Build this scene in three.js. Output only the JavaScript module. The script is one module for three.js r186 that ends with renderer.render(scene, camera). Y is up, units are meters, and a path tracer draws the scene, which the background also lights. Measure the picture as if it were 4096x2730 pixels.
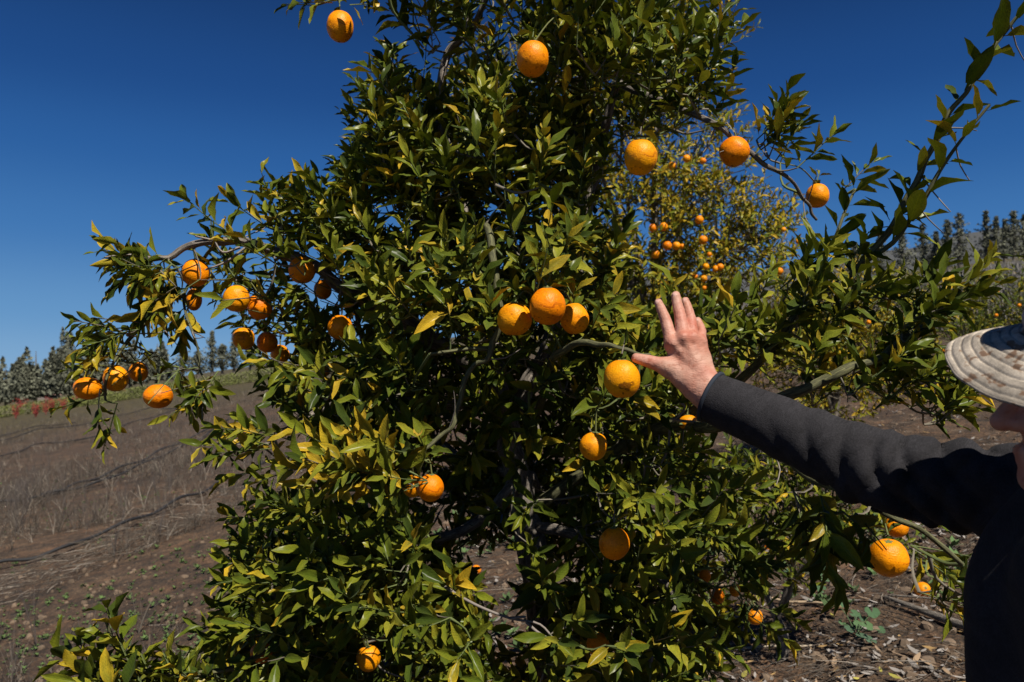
import * as THREE from 'three';
import { mergeGeometries } from 'three/addons/utils/BufferGeometryUtils.js';

// ---------------------------------------------------------------- camera, sky, sun, exposure
const scene = new THREE.Scene();
const EYE = 1.68, FPX = 3186, CX = 2048, CY = 1600;           // 28 mm lens on a 36 mm frame, 4096 px wide
const camera = new THREE.PerspectiveCamera(2 * Math.atan(1365 / FPX) * 180 / Math.PI, 4096 / 2730, 0.05, 12000);
camera.position.set(0, EYE, 0);
camera.lookAt(0, EYE, -10);
camera.setViewOffset(4096, 2730, 0, CY - 0 - 1835, 4096, 2730);   // the eye level lies at row 1600 of the photograph
camera.focus = 1.72;
camera.userData.fStop = 6.3;

const SUN = new THREE.Vector3(0.30, 0.80, 0.52).normalize();
const sun = new THREE.DirectionalLight(new THREE.Color(1.0, 0.94, 0.82), 4.8);
sun.position.copy(SUN).multiplyScalar(60);
sun.castShadow = true;
sun.shadow.mapSize.set(4096, 4096);
Object.assign(sun.shadow.camera, { left: -14, right: 14, top: 14, bottom: -14, near: 1, far: 160 });
sun.shadow.radius = 1;
scene.add(sun); scene.add(sun.target);

{ // clear dry sky: deep blue overhead, paler to the horizon, a little deeper on the sun's side
  const W = 512, H = 256, data = new Float32Array(W * H * 4);
  const stops = [[-90, 0.07, 0.06, 0.05], [-30, 0.09, 0.10, 0.11], [-1, 0.155, 0.28, 0.43], [1, 0.185, 0.315, 0.46], [2.7, 0.148, 0.280, 0.45], [5.4, 0.096, 0.225, 0.415], [10.7, 0.040, 0.136, 0.332], [15.8, 0.0195, 0.086, 0.256], [20.6, 0.011, 0.053, 0.182], [26.7, 0.0071, 0.0325, 0.117], [45, 0.005, 0.024, 0.086], [90, 0.004, 0.020, 0.073]];
  const sunAz = Math.atan2(SUN.z, SUN.x);
  for (let j = 0; j < H; j++) {
    const el = ((j + 0.5) / H - 0.5) * 180;
    let k = 0; while (k < stops.length - 2 && el > stops[k + 1][0]) k++;
    const a = stops[k], b = stops[k + 1], t = Math.min(1, Math.max(0, (el - a[0]) / (b[0] - a[0]))), u = t * t * (3 - 2 * t) * 0.35 + t * 0.65;
    for (let i = 0; i < W; i++) {
      const az = ((i + 0.5) / W - 0.5) * 2 * Math.PI;
      const g = 1 - 0.05 * Math.cos(az - sunAz);
      for (let c = 0; c < 3; c++) data[(j * W + i) * 4 + c] = (a[c + 1] + (b[c + 1] - a[c + 1]) * u) * g * 0.92;
      data[(j * W + i) * 4 + 3] = 1;
    }
  }
  const t = new THREE.DataTexture(data, W, H, THREE.RGBAFormat, THREE.FloatType);
  t.mapping = THREE.EquirectangularReflectionMapping; t.magFilter = THREE.LinearFilter; t.minFilter = THREE.LinearFilter; t.needsUpdate = true;
  scene.background = t; scene.environment = t;
}
const renderer = new THREE.WebGLRenderer({ antialias: true });
renderer.setSize(1024, 682);
renderer.shadowMap.enabled = true;
renderer.toneMapping = THREE.LinearToneMapping;
renderer.toneMappingExposure = 1.4;

// ---------------------------------------------------------------- helpers
const V = (x, y, z) => new THREE.Vector3(x, y, z);
function rng(seed) { let a = seed | 0; return () => { a = (a + 0x6d2b79f5) | 0; let t = Math.imul(a ^ (a >>> 15), 1 | a); t = (t + Math.imul(t ^ (t >>> 7), 61 | t)) ^ t; return ((t ^ (t >>> 14)) >>> 0) / 4294967296; }; }
const lerp = (a, b, t) => a + (b - a) * t, clamp = (x, a, b) => Math.min(b, Math.max(a, x)), sstep = (a, b, x) => { const t = clamp((x - a) / (b - a), 0, 1); return t * t * (3 - 2 * t); };
function h3(x, y, z) { let n = Math.imul(x | 0, 374761393) ^ Math.imul(y | 0, 668265263) ^ Math.imul(z | 0, 2147483647 - 1274126177); n = Math.imul(n ^ (n >>> 13), 1274126177); return ((n ^ (n >>> 16)) >>> 0) / 4294967296; }
function noise3(x, y, z, P = 0) {
  const X = Math.floor(x), Y = Math.floor(y), Z = Math.floor(z), fx = x - X, fy = y - Y, fz = z - Z;
  const u = fx * fx * (3 - 2 * fx), v = fy * fy * (3 - 2 * fy), w = fz * fz * (3 - 2 * fz);
  const m = P ? (q) => ((q % P) + P) % P : (q) => q;
  const c = (i, j, k) => h3(m(X + i), m(Y + j), Z + k);
  return lerp(lerp(lerp(c(0, 0, 0), c(1, 0, 0), u), lerp(c(0, 1, 0), c(1, 1, 0), u), v), lerp(lerp(c(0, 0, 1), c(1, 0, 1), u), lerp(c(0, 1, 1), c(1, 1, 1), u), v), w);
}
const fbm = (x, y, z, o = 4) => { let s = 0, a = 0.5; for (let i = 0; i < o; i++) { s += a * noise3(x, y, z); x *= 2.03; y *= 2.03; z *= 2.03; a *= 0.5; } return s; };
// slope of the land: it climbs to the right of the path and slightly ahead
const SX = 0.142, SF = 0.091;
const HB = (x, z) => SX * x - SF * z;
function H(x, z) {
  const d = Math.hypot(x, z), near = 1 - sstep(14, 40, d);
  return HB(x, z) + near * ((fbm(x * 0.9 + 31, z * 0.9, 3.3, 3) - 0.44) * 0.10 + (noise3(x * 5, z * 5, 9) - 0.5) * 0.022);
}
const at = (px, py, d) => V((px - CX) / FPX * d, EYE + (CY - py) / FPX * d, -d);          // a place d metres ahead
function onGround(px, py) { const dx = (px - CX) / FPX, dy = (CY - py) / FPX, t = EYE / (SX * dx + SF - dy); const x = dx * t, z = -t; return V(x, H(x, z), z); }
const toPx = (p) => [CX + p.x / -p.z * FPX, CY - (p.y - EYE) / -p.z * FPX, -p.z];

const taken = {};
function numbered(name) { const n = taken[name] = (taken[name] ?? -1) + 1; return n ? name + '_' + String(n).padStart(3, '0') : name; }
function tag(o, label, category, group) { o.userData.label = label; o.userData.category = category; if (group) o.userData.group = group; return o; }
function shade(o) { o.traverse((m) => { if (m.isMesh) { m.castShadow = true; m.receiveShadow = true; } }); return o; }
function thing(name, pos, label, category, group) { const g = new THREE.Group(); g.name = numbered(name); if (pos) g.position.copy(pos); scene.add(g); return tag(g, label, category, group); }
function part(name, geo, mat, parent) { const m = new THREE.Mesh(geo, mat); m.name = name; parent.add(m); m.castShadow = m.receiveShadow = true; return m; }
function structure(name, geo, mat) { const m = new THREE.Mesh(geo, mat); m.name = name; m.userData.kind = 'structure'; m.receiveShadow = m.castShadow = true; scene.add(m); return m; }
function dataTex(n, m, fn, srgb = false) {
  const d = new Uint8Array(n * m * 4);
  for (let j = 0; j < m; j++) for (let i = 0; i < n; i++) { const c = fn(i, j, i / n, j / m), o = (j * n + i) * 4; d[o] = clamp(c[0] * 255, 0, 255); d[o + 1] = clamp(c[1] * 255, 0, 255); d[o + 2] = clamp(c[2] * 255, 0, 255); d[o + 3] = 255; }
  const t = new THREE.DataTexture(d, n, m); t.wrapS = t.wrapT = THREE.RepeatWrapping; t.magFilter = THREE.LinearFilter; t.minFilter = THREE.LinearMipmapLinearFilter; t.generateMipmaps = true; if (srgb) t.colorSpace = THREE.SRGBColorSpace; t.needsUpdate = true; return t;
}
const inPoly = (poly, x, y) => { let c = false; for (let i = 0, j = poly.length - 1; i < poly.length; j = i++) { const [xi, yi] = poly[i], [xj, yj] = poly[j]; if ((yi > y) !== (yj > y) && x < (xj - xi) * (y - yi) / (yj - yi) + xi) c = !c; } return c; };
const edgeDist = (poly, x, y) => { let m = 1e9; for (let i = 0, j = poly.length - 1; i < poly.length; j = i++) { const [ax, ay] = poly[j], [bx, by] = poly[i], dx = bx - ax, dy = by - ay, t = clamp(((x - ax) * dx + (y - ay) * dy) / (dx * dx + dy * dy), 0, 1); m = Math.min(m, Math.hypot(x - ax - t * dx, y - ay - t * dy)); } return m; };
function polyArea(p) { let a = 0; for (let i = 0, j = p.length - 1; i < p.length; j = i++) a += p[j][0] * p[i][1] - p[i][0] * p[j][1]; return Math.abs(a / 2); }

// a tapered tube through points, given the radius at each point; sides of the ring
function tube(pts, radii, sides = 8, sub = 4, lump = 0) {
  const curve = new THREE.CatmullRomCurve3(pts, false, 'centripetal'), n = (pts.length - 1) * sub;
  const pos = [], uv = [], idx = []; let nrm = null, len = 0, prev = null;
  for (let i = 0; i <= n; i++) {
    const t = i / n, p = curve.getPoint(t), tan = curve.getTangent(t).normalize();
    if (!nrm) nrm = Math.abs(tan.y) < 0.9 ? V(0, 1, 0).cross(tan).normalize() : V(1, 0, 0).cross(tan).normalize();
    nrm.addScaledVector(tan, -nrm.dot(tan)).normalize();
    const bin = tan.clone().cross(nrm), f = t * (pts.length - 1), k = Math.min(pts.length - 2, Math.floor(f)), r = lerp(radii[k], radii[k + 1], f - k);
    if (prev) len += p.distanceTo(prev); prev = p;
    for (let s = 0; s <= sides; s++) {
      const a = s / sides * Math.PI * 2, rr = r * (1 + (lump ? (noise3(p.x * 30 + Math.cos(a) * 2, p.y * 30 + Math.sin(a) * 2, p.z * 30) - 0.5) * lump : 0));
      pos.push(p.x + (nrm.x * Math.cos(a) + bin.x * Math.sin(a)) * rr, p.y + (nrm.y * Math.cos(a) + bin.y * Math.sin(a)) * rr, p.z + (nrm.z * Math.cos(a) + bin.z * Math.sin(a)) * rr);
      uv.push(s / sides, len * 6);
    }
  }
  const w = sides + 1;
  for (let i = 0; i < n; i++) for (let s = 0; s < sides; s++) { const a = i * w + s; idx.push(a, a + 1, a + w, a + 1, a + w + 1, a + w); }
  const c0 = pos.length / 3, e = curve.getPoint(1), b = curve.getPoint(0); pos.push(b.x, b.y, b.z, e.x, e.y, e.z); uv.push(0, 0, 0, 0);
  for (let s = 0; s < sides; s++) idx.push(c0, s + 1, s, c0 + 1, n * w + s, n * w + s + 1);
  const g = new THREE.BufferGeometry(); g.setAttribute('position', new THREE.Float32BufferAttribute(pos, 3)); g.setAttribute('uv', new THREE.Float32BufferAttribute(uv, 2)); g.setIndex(idx); g.computeVertexNormals(); return g;
}
// surface of a distance field (surface nets)
function surfaceNets(lo, hi, cell, f) {
  const nx = Math.ceil((hi.x - lo.x) / cell) + 1, ny = Math.ceil((hi.y - lo.y) / cell) + 1, nz = Math.ceil((hi.z - lo.z) / cell) + 1, g = new Float32Array(nx * ny * nz), id = (i, j, k) => i + nx * (j + ny * k);
  for (let k = 0; k < nz; k++) for (let j = 0; j < ny; j++) for (let i = 0; i < nx;) {
    const d = f(lo.x + i * cell, lo.y + j * cell, lo.z + k * cell); g[id(i, j, k)] = d; i++;
    const skip = Math.floor(d / cell * 0.6) - 3;                 // far outside: step along the row
    for (let s = 0; s < skip && i < nx; s++, i++) g[id(i, j, k)] = d;
  }
  const vid = new Int32Array(nx * ny * nz).fill(-1), pos = [], idx = [];
  for (let k = 0; k < nz - 1; k++) for (let j = 0; j < ny - 1; j++) for (let i = 0; i < nx - 1; i++) {
    let m = 0; const o = id(i, j, k), q = [g[o], g[o + 1], g[o + nx], g[o + nx + 1], g[o + nx * ny], g[o + nx * ny + 1], g[o + nx * ny + nx], g[o + nx * ny + nx + 1]];
    for (let c = 0; c < 8; c++) if (q[c] < 0) m |= 1 << c;
    if (m === 0 || m === 255) continue;
    let sx = 0, sy = 0, sz = 0, n = 0;
    for (const [a, b] of NETEDGES) if ((q[a] < 0) !== (q[b] < 0)) { const t = q[a] / (q[a] - q[b]); sx += lerp(a & 1, b & 1, t); sy += lerp((a >> 1) & 1, (b >> 1) & 1, t); sz += lerp(a >> 2, b >> 2, t); n++; }
    vid[o] = pos.length / 3; pos.push(lo.x + (i + sx / n) * cell, lo.y + (j + sy / n) * cell, lo.z + (k + sz / n) * cell);
  }
  for (let k = 1; k < nz - 1; k++) for (let j = 1; j < ny - 1; j++) for (let i = 1; i < nx - 1; i++) {
    const o = id(i, j, k), s = g[o] < 0;
    const quad = (a, b, c, d, flip) => { if (a < 0 || b < 0 || c < 0 || d < 0) return; flip ? idx.push(a, c, b, a, d, c) : idx.push(a, b, c, a, c, d); };
    if (s !== g[o + 1] < 0) quad(vid[o], vid[o - nx], vid[o - nx - nx * ny], vid[o - nx * ny], s === false ? false : true);
    if (s !== g[o + nx] < 0) quad(vid[o], vid[o - nx * ny], vid[o - 1 - nx * ny], vid[o - 1], s === false ? false : true);
    if (s !== g[o + nx * ny] < 0) quad(vid[o], vid[o - 1], vid[o - 1 - nx], vid[o - nx], s === false ? false : true);
  }
  const geo = new THREE.BufferGeometry(); geo.setAttribute('position', new THREE.Float32BufferAttribute(pos, 3)); geo.setIndex(idx); geo.computeVertexNormals();
  return geo;
}
const NETEDGES = [[0, 1], [2, 3], [4, 5], [6, 7], [0, 2], [1, 3], [4, 6], [5, 7], [0, 4], [1, 5], [2, 6], [3, 7]];
const smin = (a, b, k) => { const h = Math.max(k - Math.abs(a - b), 0) / k; return Math.min(a, b) - h * h * k * 0.25; };
function cap(a, b, r1, r2) { const bx = b.x - a.x, by = b.y - a.y, bz = b.z - a.z, L = 1 / (bx * bx + by * by + bz * bz); return (x, y, z) => { const px = x - a.x, py = y - a.y, pz = z - a.z, t = clamp((px * bx + py * by + pz * bz) * L, 0, 1); return Math.hypot(px - bx * t, py - by * t, pz - bz * t) - (r1 + (r2 - r1) * t); }; }
function planarUV(geo, s = 1) { const p = geo.attributes.position, u = new Float32Array(p.count * 2); for (let i = 0; i < p.count; i++) { u[i * 2] = (p.getX(i) * 0.8 + p.getZ(i) * 0.6) * s; u[i * 2 + 1] = (p.getY(i) + p.getZ(i) * 0.25) * s; } geo.setAttribute('uv', new THREE.BufferAttribute(u, 2)); return geo; }

// ---------------------------------------------------------------- the land
const soilTex = dataTex(1024, 1024, (i, j, u, v) => {
  const n1 = noise3(u * 8, v * 8, 1, 8), n2 = noise3(u * 32, v * 32, 2, 32), n3 = noise3(u * 128, v * 128, 3, 128), n4 = noise3(u * 340, v * 340, 4, 340);
  const b = 0.50 + 0.20 * (n1 - 0.5) + 0.22 * (n2 - 0.5) + 0.26 * (n3 - 0.5) + 0.24 * (n4 - 0.5), grey = noise3(u * 20 + 5, v * 20, 6, 20);
  return [b * (1.0 - 0.03 * grey), b * (0.86 + 0.05 * grey), b * (0.73 + 0.10 * grey)];
}, true);
const soilBump = dataTex(1024, 1024, (i, j, u, v) => { const b = 0.4 * noise3(u * 32, v * 32, 2, 32) + 0.35 * noise3(u * 128, v * 128, 3, 128) + 0.25 * noise3(u * 340, v * 340, 4, 340); return [b, b, b]; });
{
  const NA = 330, NR = 180, pos = [], uv = [], col = [], idx = [];
  for (let r = 0; r <= NR; r++) {
    const rad = 0.02 + 0.35 * (Math.exp(r / NR * 7.75) - 1);
    for (let a = 0; a <= NA; a++) {
      const an = a / NA * Math.PI * 2, x = Math.sin(an) * rad, z = -Math.cos(an) * rad;
      pos.push(x, H(x, z), z); uv.push(x / 2.2, z / 2.2);
      const n = fbm(x * 0.35, z * 0.35, 7, 4), far = sstep(26, 60, rad), m = fbm(x * 0.05 + 9, z * 0.05, 2, 3);
      const tone = 0.38 + 1.15 * n;                               // drier and damper earth
      let c = [0.325 * tone, 0.232 * tone, 0.163 * tone];
      const green = [0.20 + 0.1 * m, 0.22 + 0.1 * m, 0.085];       // rough grass of the fields beyond
      const g = far * (z < 0 ? 1 : 0.5) * (0.55 + 0.45 * m);
      c = c.map((q, k) => lerp(q, green[k], clamp(g, 0, 1)));
      col.push(...c);
    }
  }
  for (let r = 0; r < NR; r++) for (let a = 0; a < NA; a++) { const o = r * (NA + 1) + a; idx.push(o, o + 1, o + NA + 1, o + 1, o + NA + 2, o + NA + 1); }
  const g = new THREE.BufferGeometry(); g.setAttribute('position', new THREE.Float32BufferAttribute(pos, 3)); g.setAttribute('uv', new THREE.Float32BufferAttribute(uv, 2)); g.setAttribute('color', new THREE.Float32BufferAttribute(col, 3)); g.setIndex(idx); g.computeVertexNormals();
  structure('ground', g, new THREE.MeshStandardMaterial({ map: soilTex, bumpMap: soilBump, bumpScale: 0.03, vertexColors: true, roughness: 1 }));
}
{ // far mountains, to the right behind the ridge
  const pos = [], idx = [], N = 160, D = 5200;
  for (let i = 0; i <= N; i++) {
    const px = 2300 + i / N * 4200, dx = (px - CX) / FPX;
    const crest = lerp(1100, 905, sstep(2900, 4250, px)) - 30 * Math.exp(-(((px - 4700) / 300) ** 2)) + (fbm(px * 0.006, 3, 1, 4) - 0.45) * 46;
    const top = EYE + (CY - crest) / FPX * D;
    pos.push(dx * D, top, -D, dx * D * 0.86, lerp(top, 0, 0.62), -D * 0.86, dx * D * 0.72, -260, -D * 0.72);
    if (i < N) for (let k = 0; k < 2; k++) { const o = i * 3 + k; idx.push(o, o + 1, o + 3, o + 1, o + 4, o + 3); }
  }
  const g = new THREE.BufferGeometry(); g.setAttribute('position', new THREE.Float32BufferAttribute(pos, 3)); g.setIndex(idx); g.computeVertexNormals();
  structure('mountain', g, new THREE.MeshStandardMaterial({ color: new THREE.Color(0.052, 0.055, 0.060), roughness: 1, side: THREE.DoubleSide }));
}

// loose cover: straw, dead weeds, litter, seedlings. One object each, too many to count
function blade(len, rad, bend, seg = 3) { const p = []; for (let i = 0; i <= seg; i++) { const t = i / seg; p.push(V(bend * t * t, len * t, 0)); } return tube(p, p.map((_, i) => rad * (1 - 0.55 * i / seg)), 3, 1); }
function scatter(name, geo, mat, list) {
  const m = new THREE.InstancedMesh(geo, mat, list.length), M = new THREE.Matrix4(), e = new THREE.Euler(), q = new THREE.Quaternion();
  list.forEach((s, i) => { e.set(s.rx ?? 0, s.ry ?? 0, s.rz ?? 0, 'YXZ'); M.compose(s.p, q.setFromEuler(e), V(s.s * (s.w ?? 1), s.s, s.s * (s.w ?? 1))); m.setMatrixAt(i, M); m.setColorAt(i, s.c); });
  m.name = name; m.userData.kind = 'stuff'; m.castShadow = m.receiveShadow = true; scene.add(m); return m;
}
const C3 = (r, g, b) => new THREE.Color().setRGB(r, g, b);
const matte = (o = {}) => new THREE.MeshStandardMaterial({ roughness: 1, side: THREE.DoubleSide, ...o });
const ground = (x, z, up = 0) => V(x, H(x, z) + up, z);
{
  const R = rng(11), straws = [], weeds = [], sprouts = [];
  const strawTone = () => { const t = R(), b = 0.34 + 0.62 * R(); return t < 0.16 ? C3(0.42 * b, 0.36 * b, 0.30 * b) : t < 0.62 ? C3(0.135 * b, 0.10 * b, 0.077 * b) : C3(0.165 * b, 0.138 * b, 0.112 * b); };
  // the stubble field on the left: strips of dead weeds between bare wheel strips
  const strip = (x, z) => { const u = x * 0.97 + z * 0.243; return 0.5 + 0.5 * Math.sin((u + 5.55) * 2 * Math.PI / 3.4); };   // along the drip lines
  let n = 0;
  while (n < 78000) {
    const d = 4.2 + Math.pow(R(), 1.9) * 46, px = -300 + R() * 2000, x = (px - CX) / FPX * d, z = -d, k = strip(x, z), patch = fbm(x * 0.8, z * 0.8, 5, 3);
    n++;
    const [qx, qy] = toPx(ground(x, z)), edge = 2450 - 0.42 * qx - qy;                      // bare wheel strip below, raked straw along its rim
    if (edge < 0 && R() < 0.96) continue;
    if (edge > 0 && edge < 130 && R() < 0.5) straws.push({ p: ground(x, z, 0.01 + 0.03 * R()), s: 0.10 + 0.3 * R() * R(), w: 1 + R(), rx: Math.PI / 2 + (R() - 0.5) * 0.4, ry: -0.35 + (R() - 0.5) * 1.1, c: strawTone().multiplyScalar(1.15) });
    const dens = clamp(k * 0.55 + (patch - 0.43) * 4.2 + sstep(9, 18, d) * 0.25, 0, 1);
    if (R() > dens) continue;
    if (R() < 0.04) weeds.push({ p: ground(x, z, -0.01), s: 0.3 + 0.35 * R(), w: 0.35 + 0.3 * R(), rx: (R() - 0.5) * 0.4, ry: R() * 6.3, rz: (R() - 0.5) * 0.4, c: C3(0.085, 0.07, 0.065) });
    if (R() < 0.46) weeds.push({ p: ground(x, z, -0.01), s: (0.07 + 0.34 * R() * R()) * (0.75 + 0.5 * patch), w: 0.7 + 0.8 * R(), rx: (R() - 0.5) * 0.9, ry: R() * 6.3, rz: (R() - 0.5) * 0.9, c: strawTone() });
    else straws.push({ p: ground(x, z, 0.008 + 0.03 * R()), s: 0.05 + 0.26 * R() * R(), w: 0.9 + R(), rx: Math.PI / 2 + (R() - 0.5) * 0.45, ry: R() * 6.3, c: strawTone() });
  }
  // mulch of straw under and behind the trees
  for (let i = 0; i < 19000; i++) {
    const d = 2.2 + R() * R() * 13, px = 1200 + R() * 3300, x = (px - CX) / FPX * d, z = -d, patch = fbm(x * 1.1 + 3, z * 1.1, 8, 3);
    if (patch < 0.36 && R() < 0.9) continue;
    const a = patch > 0.5 ? -0.9 + (R() - 0.5) * 0.9 : R() * 6.3;
    straws.push({ p: ground(x, z, 0.004 + 0.035 * R()), s: 0.04 + 0.26 * R() * R(), w: 0.7 + 0.8 * R(), rx: Math.PI / 2 + (R() - 0.5) * 0.3, ry: a, c: strawTone() });
  }
  for (let i = 0; i < 1500; i++) { // fine twiggy dead weeds standing on the right
    const d = 5 + R() * 18, px = 2500 + R() * 1700, x = (px - CX) / FPX * d, z = -d; if (fbm(x * 0.5, z * 0.5, 4, 3) < 0.46) continue;
    weeds.push({ p: ground(x, z), s: 0.08 + 0.2 * R(), w: 1, rx: (R() - 0.5) * 0.8, ry: R() * 6.3, rz: (R() - 0.5) * 0.8, c: strawTone() });
  }
  scatter('straw', blade(1, 0.0095, 0.12), matte(), straws);
  const wg = []; for (let k = 0; k < 5; k++) { const g = blade(1 - 0.1 * k, 0.0075, 0.12 + 0.06 * k); g.rotateZ((k - 2) * 0.16); g.rotateY(k * 1.26); wg.push(g); }
  scatter('dead_weeds', mergeGeometries(wg), matte(), weeds);
  // seedlings in the bare strip
  const lf = (() => { const gs = []; for (let k = 0; k < 7; k++) { const s = new THREE.Shape(); s.moveTo(0, 0); s.quadraticCurveTo(0.5, 0.5, 0, 1.2); s.quadraticCurveTo(-0.5, 0.5, 0, 0); const g = new THREE.ShapeGeometry(s, 3); g.rotateX(-1.05 + (k % 3) * 0.25); g.rotateY(k * 0.9); g.translate(0, 0.15 + 0.07 * k, 0); gs.push(g); } return mergeGeometries(gs); })();
  for (let i = 0; i < 5200; i++) {
    const d = 4.2 + R() * R() * 16, px = -200 + R() * 1500, x = (px - CX) / FPX * d, z = -d, p = fbm(x * 0.7 + 17, z * 0.7, 4, 3);
    if (p < 0.5 - (d < 8 ? 0.1 : 0) || R() > 0.42) continue;
    const b = 0.6 + 0.7 * R(); sprouts.push({ p: ground(x, z, 0.002), s: 0.010 + 0.024 * R() * R(), w: 1.2, rx: (R() - 0.5) * 0.4, ry: R() * 6.3, c: C3(0.075 * b, 0.125 * b, 0.035 * b) });
  }
  for (let i = 0; i < 1200; i++) { const d = 4 + R() * 12, px = 1500 + R() * 2600, x = (px - CX) / FPX * d, z = -d; if (fbm(x * 0.6 + 7, z * 0.6, 14, 3) < 0.53) continue; const b = 0.6 + 0.7 * R(); sprouts.push({ p: ground(x, z, 0.004), s: 0.02 + 0.04 * R(), w: 1.2, rx: (R() - 0.5) * 0.5, ry: R() * 6.3, c: C3(0.07 * b, 0.12 * b, 0.04 * b) }); }
  scatter('seedlings', lf, matte(), sprouts);
  // clods and pebbles
  const clods = [], cg = new THREE.IcosahedronGeometry(1, 1); { const p = cg.attributes.position; for (let i = 0; i < p.count; i++) { const k = 0.75 + 0.5 * noise3(p.getX(i) * 2 + 5, p.getY(i) * 2, p.getZ(i) * 2); p.setXYZ(i, p.getX(i) * k, p.getY(i) * k * 0.7, p.getZ(i) * k); } cg.computeVertexNormals(); }
  for (let i = 0; i < 5500; i++) { const d = 3 + R() * R() * 22, px = -300 + R() * 4700, x = (px - CX) / FPX * d, z = -d, b = 0.6 + 0.6 * R(); clods.push({ p: ground(x, z), s: 0.006 + 0.03 * Math.pow(R(), 4), rx: R() * 3, ry: R() * 6, c: C3(0.15 * b, 0.105 * b, 0.072 * b) }); }
  scatter('clods', cg, matte(), clods);
}
{ // fallen dry leaves
  const R = rng(12), list = [], s = new THREE.Shape(); s.moveTo(0, -1); s.quadraticCurveTo(0.62, 0, 0, 1); s.quadraticCurveTo(-0.62, 0, 0, -1);
  const g = new THREE.ShapeGeometry(s, 5); g.rotateX(-Math.PI / 2); { const p = g.attributes.position; for (let i = 0; i < p.count; i++) p.setY(i, 0.5 * p.getX(i) ** 2 * 2 + 0.22 * p.getZ(i) ** 2); g.computeVertexNormals(); }
  for (let i = 0; i < 9500; i++) {
    const d = 2.0 + R() * R() * 11, px = 1100 + R() * 3500, x = (px - CX) / FPX * d, z = -d; if (fbm(x * 1.3, z * 1.3, 21, 3) < 0.4 && R() < 0.7) continue;
    const t = R(), b = 0.6 + 0.7 * R(), c = t < 0.62 ? C3(0.25 * b, 0.225 * b, 0.21 * b) : t < 0.85 ? C3(0.24 * b, 0.165 * b, 0.105 * b) : t < 0.96 ? C3(0.40 * b, 0.25 * b, 0.10 * b) : C3(0.28 * b, 0.25 * b, 0.05 * b);
    list.push({ p: ground(x, z, 0.006 + 0.02 * R()), s: 0.014 + 0.022 * R(), w: 0.9 + 0.3 * R(), rx: (R() - 0.5) * 1.1, ry: R() * 6.3, rz: (R() - 0.5) * 1.1, c });
  }
  scatter('leaf_litter', g, matte(), list);
}

// ---------------------------------------------------------------- leaves
const leafMap = (() => {
  const W = 256, Hh = 512;
  return dataTex(W, Hh, (i, j, u, v) => {
    const x = (u - 0.5) * 2, ax = Math.abs(x);
    let b = 0.80 + 0.10 * (noise3(u * 14, v * 26, 3) - 0.5) + 0.10 * (noise3(u * 60, v * 110, 5) - 0.5);
    const side = Math.abs(((v * 11 - ax * 2.1) % 1 + 1) % 1 - 0.5);          // side veins sweep forward from the midrib
    b += 0.07 * sstep(0.42, 0.5, side) * (1 - ax * 0.6);
    const mid = 1 - sstep(0.018, 0.06, ax);
    let c = [b, b, b];
    c = [lerp(c[0], 1.0, mid * 0.75), lerp(c[1], 0.98, mid * 0.75), lerp(c[2], 0.85, mid * 0.6)];
    const rim = sstep(0.90, 1.0, ax); c = [lerp(c[0], 1.0, rim * 0.5), lerp(c[1], 0.95, rim * 0.4), c[2]];
    const sp = noise3(u * 46 + 9, v * 90, 8); if (sp > 0.86) c = c.map((q) => q * 0.8);
    return c;
  }, true);
})();
const leafBump = dataTex(128, 256, (i, j, u, v) => { const ax = Math.abs(u - 0.5) * 2, side = Math.abs(((v * 11 - ax * 2.1) % 1 + 1) % 1 - 0.5); let b = 0.6 - 0.35 * sstep(0.38, 0.5, side) - 0.5 * (1 - sstep(0.0, 0.07, ax)) + 0.25 * (noise3(u * 20, v * 40, 2) - 0.5); return [b, b, b]; });
const leafMat = new THREE.MeshPhysicalMaterial({ map: leafMap, bumpMap: leafBump, bumpScale: 0.0014, vertexColors: true, roughness: 0.95, specularIntensity: 0.25, transmission: 0.17, thickness: 0, clearcoat: 0.16, clearcoatRoughness: 0.28, side: THREE.DoubleSide });
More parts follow.
